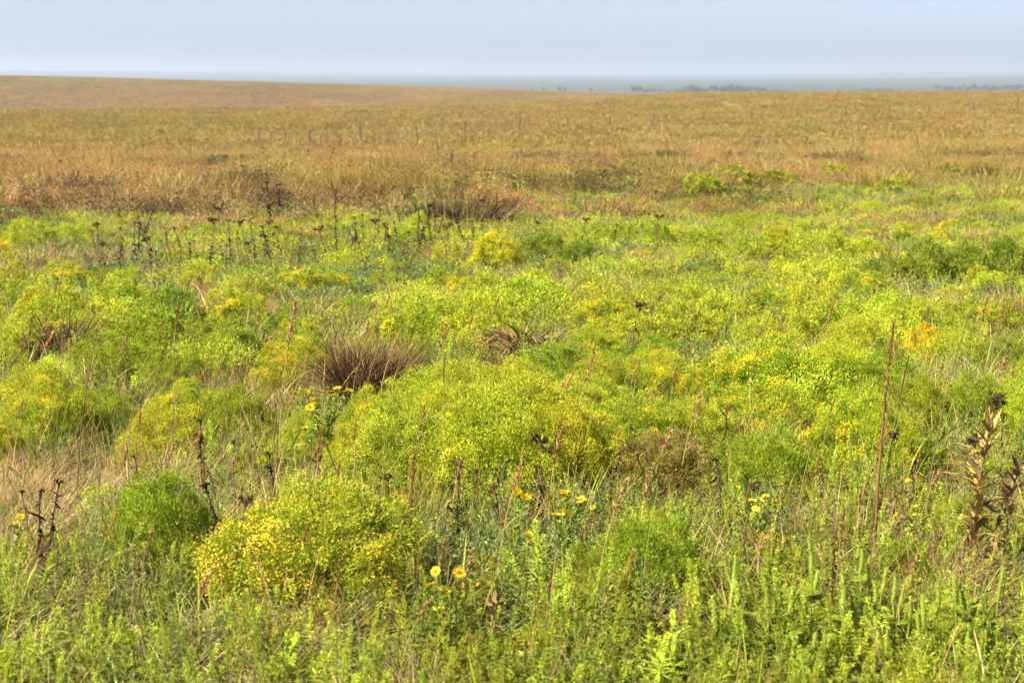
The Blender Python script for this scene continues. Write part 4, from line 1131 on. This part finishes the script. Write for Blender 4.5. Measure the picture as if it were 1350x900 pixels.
for px_, by, ty in POSTS:
    # distance from the row of the foot
    x, y, z = at(px_, by, .45)
    p = part('post', pmesh, fence); p.location = (x - fx, y - fy, z - fz)
    p.scale = (1, 1, g3.uniform(.92, 1.05)); p.rotation_euler = (g3.uniform(-.04, .04), g3.uniform(-.04, .04), 0)
    tops.append(np.array([x - fx, y - fy, z - fz]))
for hgt in (.45, .8, 1.15):
    w = MB(); tube(w, [t + [0, 0, hgt] for t in tops], .004, np.array([.2, .2, .19]), None, 3)
    part('wire', w.mesh('wire', M_METAL), fence)
tag(fence, 'wire fence on thin steel posts running across the brown field', 'fence')

# pale rocks along the fence
def rock(seed):
    g = np.random.default_rng(seed); mb = MB()
    nu, nv = 10, 6
    u = np.linspace(0, 2 * np.pi, nu, endpoint=False); v = np.linspace(.12, np.pi - .12, nv)
    uu, vv = np.meshgrid(u, v)
    P = np.stack([np.cos(uu) * np.sin(vv), np.sin(uu) * np.sin(vv), np.cos(vv)], -1).reshape(-1, 3)
    P *= (1 + g.normal(0, .1, (len(P), 1))) * [1, .7, .5]
    f = [[r * nu + j, r * nu + (j + 1) % nu, (r + 1) * nu + (j + 1) % nu, (r + 1) * nu + j] for r in range(nv - 1) for j in range(nu)]
    f += [[0, 1, 2, 3], [0, 3, 4, 9], [4, 5, 8, 9], [5, 6, 7, 8]]
    b = (nv - 1) * nu; f += [[b + q for q in w] for w in ([3, 2, 1, 0], [9, 4, 3, 0], [9, 8, 5, 4], [8, 7, 6, 5])]
    mb.add(P, np.array(f), vary(np.array([.2, .165, .13]), len(P), .03, .06, g))
    return mb.mesh('rock', M_ROCK)


RK = [rock(900 + s) for s in range(3)]
for i, (rx, ry, sw, lab) in enumerate([(475, 181, .75, 'pale rock at the foot of the fourth fence post from the left'), (500, 179, 1.0, 'broad pinkish rock slab by the fence left of centre'),
        (512, 178, .8, 'pale rock directly right of the broad pinkish slab'), (408, 187, .5, 'small pale rock beside the lime bush at the fence'),
        (590, 175, .9, 'flat pale rock by the fence just left of centre'), (623, 173, .5, 'small pale rock right of the flat rock at the fence')]):
    x, y, z = at(rx, ry, .25)
    o = place('rock', [('rock', RK[i % 3])], (x, y, z + .18), g3.uniform(0, 6), (sw * .7, sw * .7, sw * .6), (1, .92, .88, 1) if i in (1, 2) else (1, 1, 1, 1))
    tag(o, lab, 'rock', 'rocks along the fence')

# ------------------------------------------------------------------ far trees
def far_tree(seed, W=9, H=8):
    g = np.random.default_rng(seed); cr = MB(); n = 26
    a = g.uniform(0, 6.28, n); r = np.sqrt(g.uniform(0, 1, n)) * W * .36
    Pc = np.stack([r * np.cos(a), r * np.sin(a), H * .55 + g.uniform(-.28, .32, n) * H * (1.15 - r / W)], 1)
    m = 70; ci = np.repeat(np.arange(n), m)
    P = Pc[ci] + unit(g.normal(0, 1, (n * m, 3))) * g.uniform(.3, 1, (n * m, 1)) * W * .14
    rhombs(cr, P, g.normal(0, 1, (n * m, 3)) + [0, 0, .3], g.uniform(.35, .8, n * m), g.uniform(.25, .5, n * m), vary([DGRN, DGRN * .7, GRN * .7], n * m, .08, .2, g) , g)
    tk = MB(); tube(tk, [[0, 0, -.5], [.1, 0, H * .25], [.15, .1, H * .5]], [.35, .28, .18], BROWN, BROWN, 7)
    for i in range(7):
        tube(tk, [[.12, .05, H * g.uniform(.22, .45)], Pc[i]], [.14, .05], BROWN, BROWN, 5)
    return [('crown', cr.mesh('crown', M_BUSH)), ('trunk', tk.mesh('trunk', M_STEM))]


FT = [far_tree(1000 + s, w, h) for s, (w, h) in enumerate(((9, 8), (11, 8), (8, 9)))]


def tree(px_, row, size, lab, y0=None):
    if y0 is None:
        x, y, z = at(px_, row)
    else:
        y = y0; x = (px_ - 675) / F * y; z = float(ground_z(x, y)[0])
    o = place('tree', FT[g3.randrange(3)], (x, y, z - .2), g3.uniform(0, 6.28), (size * g3.uniform(.9, 1.2), size * g3.uniform(.9, 1.2), size))
    tag(o, lab, 'tree', 'hazy trees on the far plain')
    registry.append((o, 'far hazy tree', lab))


tree(700, 0, .8, 'leftmost single hazy tree on the far plain', 2600)
tree(716, 0, .9, 'single hazy tree, second from the left on the far plain', 2600)
tree(737, 0, 1.1, 'left tree of the hazy pair right of the picture centre', 2600); tree(744, 0, 1.0, 'right tree of the hazy pair right of the picture centre', 2600)
tree(777, 0, .8, 'lone hazy tree between the hazy pair and the long tree line', 2600)
for i in range(44):
    t = (i + g3.uniform(-.4, .4)) / 44
    pxx = 832 + t * 205
    tree(pxx, 0, g3.uniform(.6, 1.25) * (1.25 if .35 < t < .85 or t < .06 else .8), None, 2450 + g3.uniform(-150, 200))
for i in range(16):
    tree(1122 + i * 3.6 + g3.uniform(-1, 1), 0, g3.uniform(.5, .8), None, 2500 + g3.uniform(-100, 100))
for i in range(34):
    t = i / 33
    tree(1232 + t * 130 + g3.uniform(-2, 2), 0, g3.uniform(.7, 1.2), None, 2900 + g3.uniform(-150, 200))
for pxx, yy, sz in ((78, 9500, 3.0), (160, 9500, 3.0), (175, 9500, 3.5), (195, 9500, 3.0), (308, 9500, 2.6), (386, 9500, 2.8), (440, 9500, 2.2), (528, 5200, 1.6), (536, 5200, 1.3), (220, 9500, 2.5)):
    pass

# ------------------------------------------------------------------ ground
rings = np.concatenate([[0.0], np.exp(np.linspace(math.log(.6), math.log(20500), 330))])
ang = np.concatenate([np.linspace(-math.pi, -.62, 50, endpoint=False), np.linspace(-.62, .62, 300, endpoint=False), np.linspace(.62, math.pi, 50, endpoint=False)])
Rr, Aa = np.meshgrid(rings[1:], ang, indexing='ij')
X = Rr * np.sin(Aa); Y = Rr * np.cos(Aa)
# behind the camera the ground keeps level
Z = ground_z(X, np.maximum(Y, .5))
Z = np.where(Y > 0, Z, 0)
na_ = len(ang); nr = len(rings) - 1
mb = MB()
V = np.stack([X, Y, Z], -1).reshape(-1, 3)
ii = np.arange(nr - 1)[:, None] * na_; jj = np.arange(na_)[None]
j2 = (jj + 1) % na_
f = np.stack([ii + jj, ii + na_ + jj, ii + na_ + j2, ii + j2], -1).reshape(-1, 4)[:, ::-1]
# close the middle with a fan of quads
cidx = len(V); V = np.concatenate([V, [[0, 0, 0]]])
fan = np.array([[cidx, (2 * k) % na_, (2 * k + 1) % na_, (2 * k + 2) % na_] for k in range(na_ // 2)])
mb.add(V, np.concatenate([f, fan]), np.ones((len(V), 3)) * .1)

gm = bpy.data.materials.new('prairie_soil_and_turf'); gm.use_nodes = True
nt = gm.node_tree; N = nt.nodes; L = nt.links
pb = N['Principled BSDF']; pb.inputs['Roughness'].default_value = .95; pb.inputs['Specular IOR Level'].default_value = .1
geo = N.new('ShaderNodeNewGeometry'); sep = N.new('ShaderNodeSeparateXYZ'); L.new(geo.outputs['Position'], sep.inputs[0])


def noise(scale, vec=None, detail=4, stretch=None):
    n = N.new('ShaderNodeTexNoise'); n.inputs['Scale'].default_value = scale; n.inputs['Detail'].default_value = detail
    mp = N.new('ShaderNodeMapping'); L.new(geo.outputs['Position'], mp.inputs[0])
    if stretch: mp.inputs['Scale'].default_value = stretch
    L.new(mp.outputs[0], n.inputs['Vector'])
    return n.outputs['Fac']


def ramp(fac, stops):
    r = N.new('ShaderNodeValToRGB'); L.new(fac, r.inputs[0]); e = r.color_ramp.elements
    while len(e) < len(stops): e.new(.5)
    for q, (p, c) in zip(e, stops):
        q.position = p; q.color = (*c, 1)
    return r.outputs[0]


def mixc(fac, a, b, blend='MIX'):
    m = N.new('ShaderNodeMix'); m.data_type = 'RGBA'; m.blend_type = blend
    if isinstance(fac, float): m.inputs[0].default_value = fac
    else: L.new(fac, m.inputs[0])
    L.new(a, m.inputs[6]); L.new(b, m.inputs[7]); return m.outputs[2]


def step(sock, a, b):
    m = N.new('ShaderNodeMapRange'); m.interpolation_type = 'SMOOTHSTEP'; m.inputs[1].default_value = a; m.inputs[2].default_value = b
    L.new(sock, m.inputs[0]); return m.outputs[0]


near_c = ramp(noise(2.5), [(.3, (.06, .05, .022)), (.5, (.08, .08, .022)), (.7, (.12, .10, .04))])
field_c = ramp(noise(.05, detail=6, stretch=(1, .4, 1)), [(.3, (.13, .10, .035)), (.5, (.17, .12, .045)), (.7, (.21, .14, .06))])
hill_c = ramp(noise(.011, detail=8, stretch=(1, .5, 1)), [(.32, (.08, .064, .018)), (.48, (.11, .072, .027)), (.6, (.14, .09, .038)), (.72, (.10, .078, .026))])
fine = ramp(noise(.35, detail=5, stretch=(1, .25, 1)), [(.36, (.66, .70, .62)), (.64, (1.25, 1.2, 1.2))])
hill_c = mixc(1.0, hill_c, fine, 'MULTIPLY')
far_c = ramp(noise(.0011, detail=5, stretch=(1, .5, 1)), [(.35, (.035, .05, .03)), (.5, (.055, .068, .04)), (.65, (.08, .08, .048))])
c = mixc(step(sep.outputs['Y'], 24, 45), near_c, field_c)
c = mixc(step(sep.outputs['Y'], 340, 470), c, hill_c)
c = mixc(step(sep.outputs['Y'], 1100, 1700), c, far_c)
L.new(c, pb.inputs['Base Color'])
bp = N.new('ShaderNodeBump'); bp.inputs['Strength'].default_value = .5; bp.inputs['Distance'].default_value = .3
L.new(noise(.6, detail=6), bp.inputs['Height']); L.new(bp.outputs[0], pb.inputs['Normal'])
go_ = bpy.data.objects.new('ground', mb.mesh('ground', gm, True)); C.objects.link(go_)
tag(go_, 'rolling prairie ground running to the hazy far plain', None, None, 'structure')

# ------------------------------------------------------------------ haze
hz = bpy.data.meshes.new('haze')
x0, x1, y0, y1, z0, z1 = -21500, 21500, -21500, 21500, -95, 90
hv = [(x, y, z) for x in (x0, x1) for y in (y0, y1) for z in (z0, z1)]
hz.from_pydata(hv, [], [(0, 1, 3, 2), (4, 6, 7, 5), (0, 4, 5, 1), (2, 3, 7, 6), (0, 2, 6, 4), (1, 5, 7, 3)])
ho = bpy.data.objects.new('haze', hz); C.objects.link(ho)
hm = bpy.data.materials.new('pale_air'); hm.use_nodes = True; nt2 = hm.node_tree; nt2.nodes.clear()
oo = nt2.nodes.new('ShaderNodeOutputMaterial'); pv = nt2.nodes.new('ShaderNodeVolumePrincipled')
HAZE_D = 1.75e-4
pv.inputs['Density'].default_value = HAZE_D; pv.inputs['Color'].default_value = (.545, .63, .81, 1); pv.inputs['Anisotropy'].default_value = .2
nt2.links.new(pv.outputs[0], oo.inputs['Volume'])
hz.materials.append(hm)
tag(ho, 'pale bluish air over the far plain', 'haze', None, 'stuff')

# ------------------------------------------------------------------ labels
LM = [('the large bunch grass', 480, 485), ('the largest yellow-flowered bush', 390, 720), ('the golden round bush', 650, 325), ('the tallest reddish stalk', 1175, 640),
      ('the withered curled plant', 690, 462), ('the tall withered plant', 1310, 640), ('the small golden bush', 1228, 440), ('the central daisies', 745, 670),
      ('the lone black field stalk', 790, 245), ('the rusty thinning bush', 880, 600), ('the left brown clump', 78, 435), ('the forked black stalk', 43, 700),
      ('the dark field clump', 622, 272), ('the daisy cluster', 418, 530), ('the middle fence posts', 700, 165), ('the dark right bushes', 1260, 340)]
RW = ['nearest', 'second', 'third', 'fourth', 'fifth', 'sixth', 'seventh', 'eighth', 'ninth', 'tenth', 'eleventh', 'twelfth', 'thirteenth', 'fourteenth', 'fifteenth',
      'sixteenth', 'seventeenth', 'eighteenth', 'nineteenth', 'twentieth']


def auto_labels():
    cells = {}
    for o, desc, lab in registry:
        if lab: continue
        x, y, z = o.location
        px_, py_ = pix(x, y, z + .15)
        if desc == 'far hazy tree':
            cells.setdefault((desc, 'wood' if px_ < 1060 else 'low' if px_ < 1200 else 'right', ''), []).append((px_, o)); continue
        best = None
        for nm, lx, ly in LM:
            k = ((px_ - lx) ** 2 + ((py_ - ly) * 2.2) ** 2) ** .5
            if best is None or k < best[0]: best = (k, nm, px_ - lx, (py_ - ly) * 2.2)
        k, nm, dx, dy = best
        dirn = 'left of' if dx < 0 else 'right of'
        if abs(dy) > abs(dx): dirn = 'beyond' if dy < 0 else 'in front of'
        cells.setdefault((desc, dirn, nm), []).append((k, o))
    for (desc, dirn, nm), lst in cells.items():
        lst.sort(key=lambda t: t[0])
        for i, (k, o) in enumerate(lst):
            if desc == 'far hazy tree':
                where = {'wood': 'in the long far tree line', 'low': 'in the low short tree line', 'right': 'in the tree line at the right edge'}[dirn]
                o['label'] = 'hazy tree %s, %s' % (where, ('leftmost' if i == 0 else 'rightmost' if i == len(lst) - 1 else 'tree %s from its left end' % (RW[i] if 0 < i < 20 else 'number %d' % (i + 1))))
                o['label'] = o['label'].replace('tree number', 'number')
            else:
                o['label'] = '%s, %s %s %s' % (desc, (RW[i] + ' one') if i else 'nearest one', dirn, nm) if i < 20 else '%s farther out %s %s' % (desc, dirn, nm)


auto_labels()

# ------------------------------------------------------------------ light, world, camera
sc = bpy.context.scene
SUN = Vector((-.80, -.40, 0)).normalized(); EL = R(43)
sv = Vector((SUN.x * math.cos(EL), SUN.y * math.cos(EL), math.sin(EL)))
ld = bpy.data.lights.new('sun', 'SUN'); ld.energy = 5.0; ld.angle = R(.5); ld.color = (1, .92, .78)
lo = bpy.data.objects.new('sun', ld); C.objects.link(lo); lo.rotation_euler = sv.to_track_quat('Z', 'Y').to_euler(); lo.location = (0, 0, 20)
w = bpy.data.worlds.new('World'); sc.world = w; w.use_nodes = True
wn = w.node_tree; bg = wn.nodes['Background']; sk = wn.nodes.new('ShaderNodeTexSky'); sk.sky_type = 'NISHITA'; sk.sun_disc = False
sk.sun_elevation = EL; sk.sun_rotation = math.atan2(SUN.x, SUN.y); sk.altitude = 300; sk.air_density = 0.42; sk.dust_density = 1.5; sk.ozone_density = 1.6
hs_ = wn.nodes.new('ShaderNodeHueSaturation'); hs_.inputs['Saturation'].default_value = .68; wn.links.new(sk.outputs[0], hs_.inputs['Color']); wn.links.new(hs_.outputs[0], bg.inputs[0]); bg.inputs[1].default_value = .064
cd = bpy.data.cameras.new('camera'); co = bpy.data.objects.new('camera', cd); C.objects.link(co); sc.camera = co
cd.sensor_width = 36; cd.lens = 60; cd.clip_end = 60000; cd.clip_start = .05
PITCH = math.atan((450 - HOR) / F)
co.location = (0, 0, CAM_H); co.rotation_euler = (math.pi / 2 - PITCH, 0, 0)
cd.dof.use_dof = True; cd.dof.focus_distance = 9.0; cd.dof.aperture_fstop = 4.8
vs = sc.view_settings; vs.view_transform = 'Standard'; vs.look = 'None'; vs.gamma = 1; vs.exposure = 1.66; vs.use_curve_mapping = False
cy = sc.cycles; cy.use_denoising = True; cy.denoiser = 'OPENIMAGEDENOISE'
cy.use_light_tree = False; cy.adaptive_threshold = .02; cy.max_bounces = 4; cy.diffuse_bounces = 2; cy.transmission_bounces = 2; cy.glossy_bounces = 2; cy.volume_bounces = 1; cy.transparent_max_bounces = 8
cy.caustics_reflective = False; cy.caustics_refractive = False; cy.sample_clamp_indirect = 4
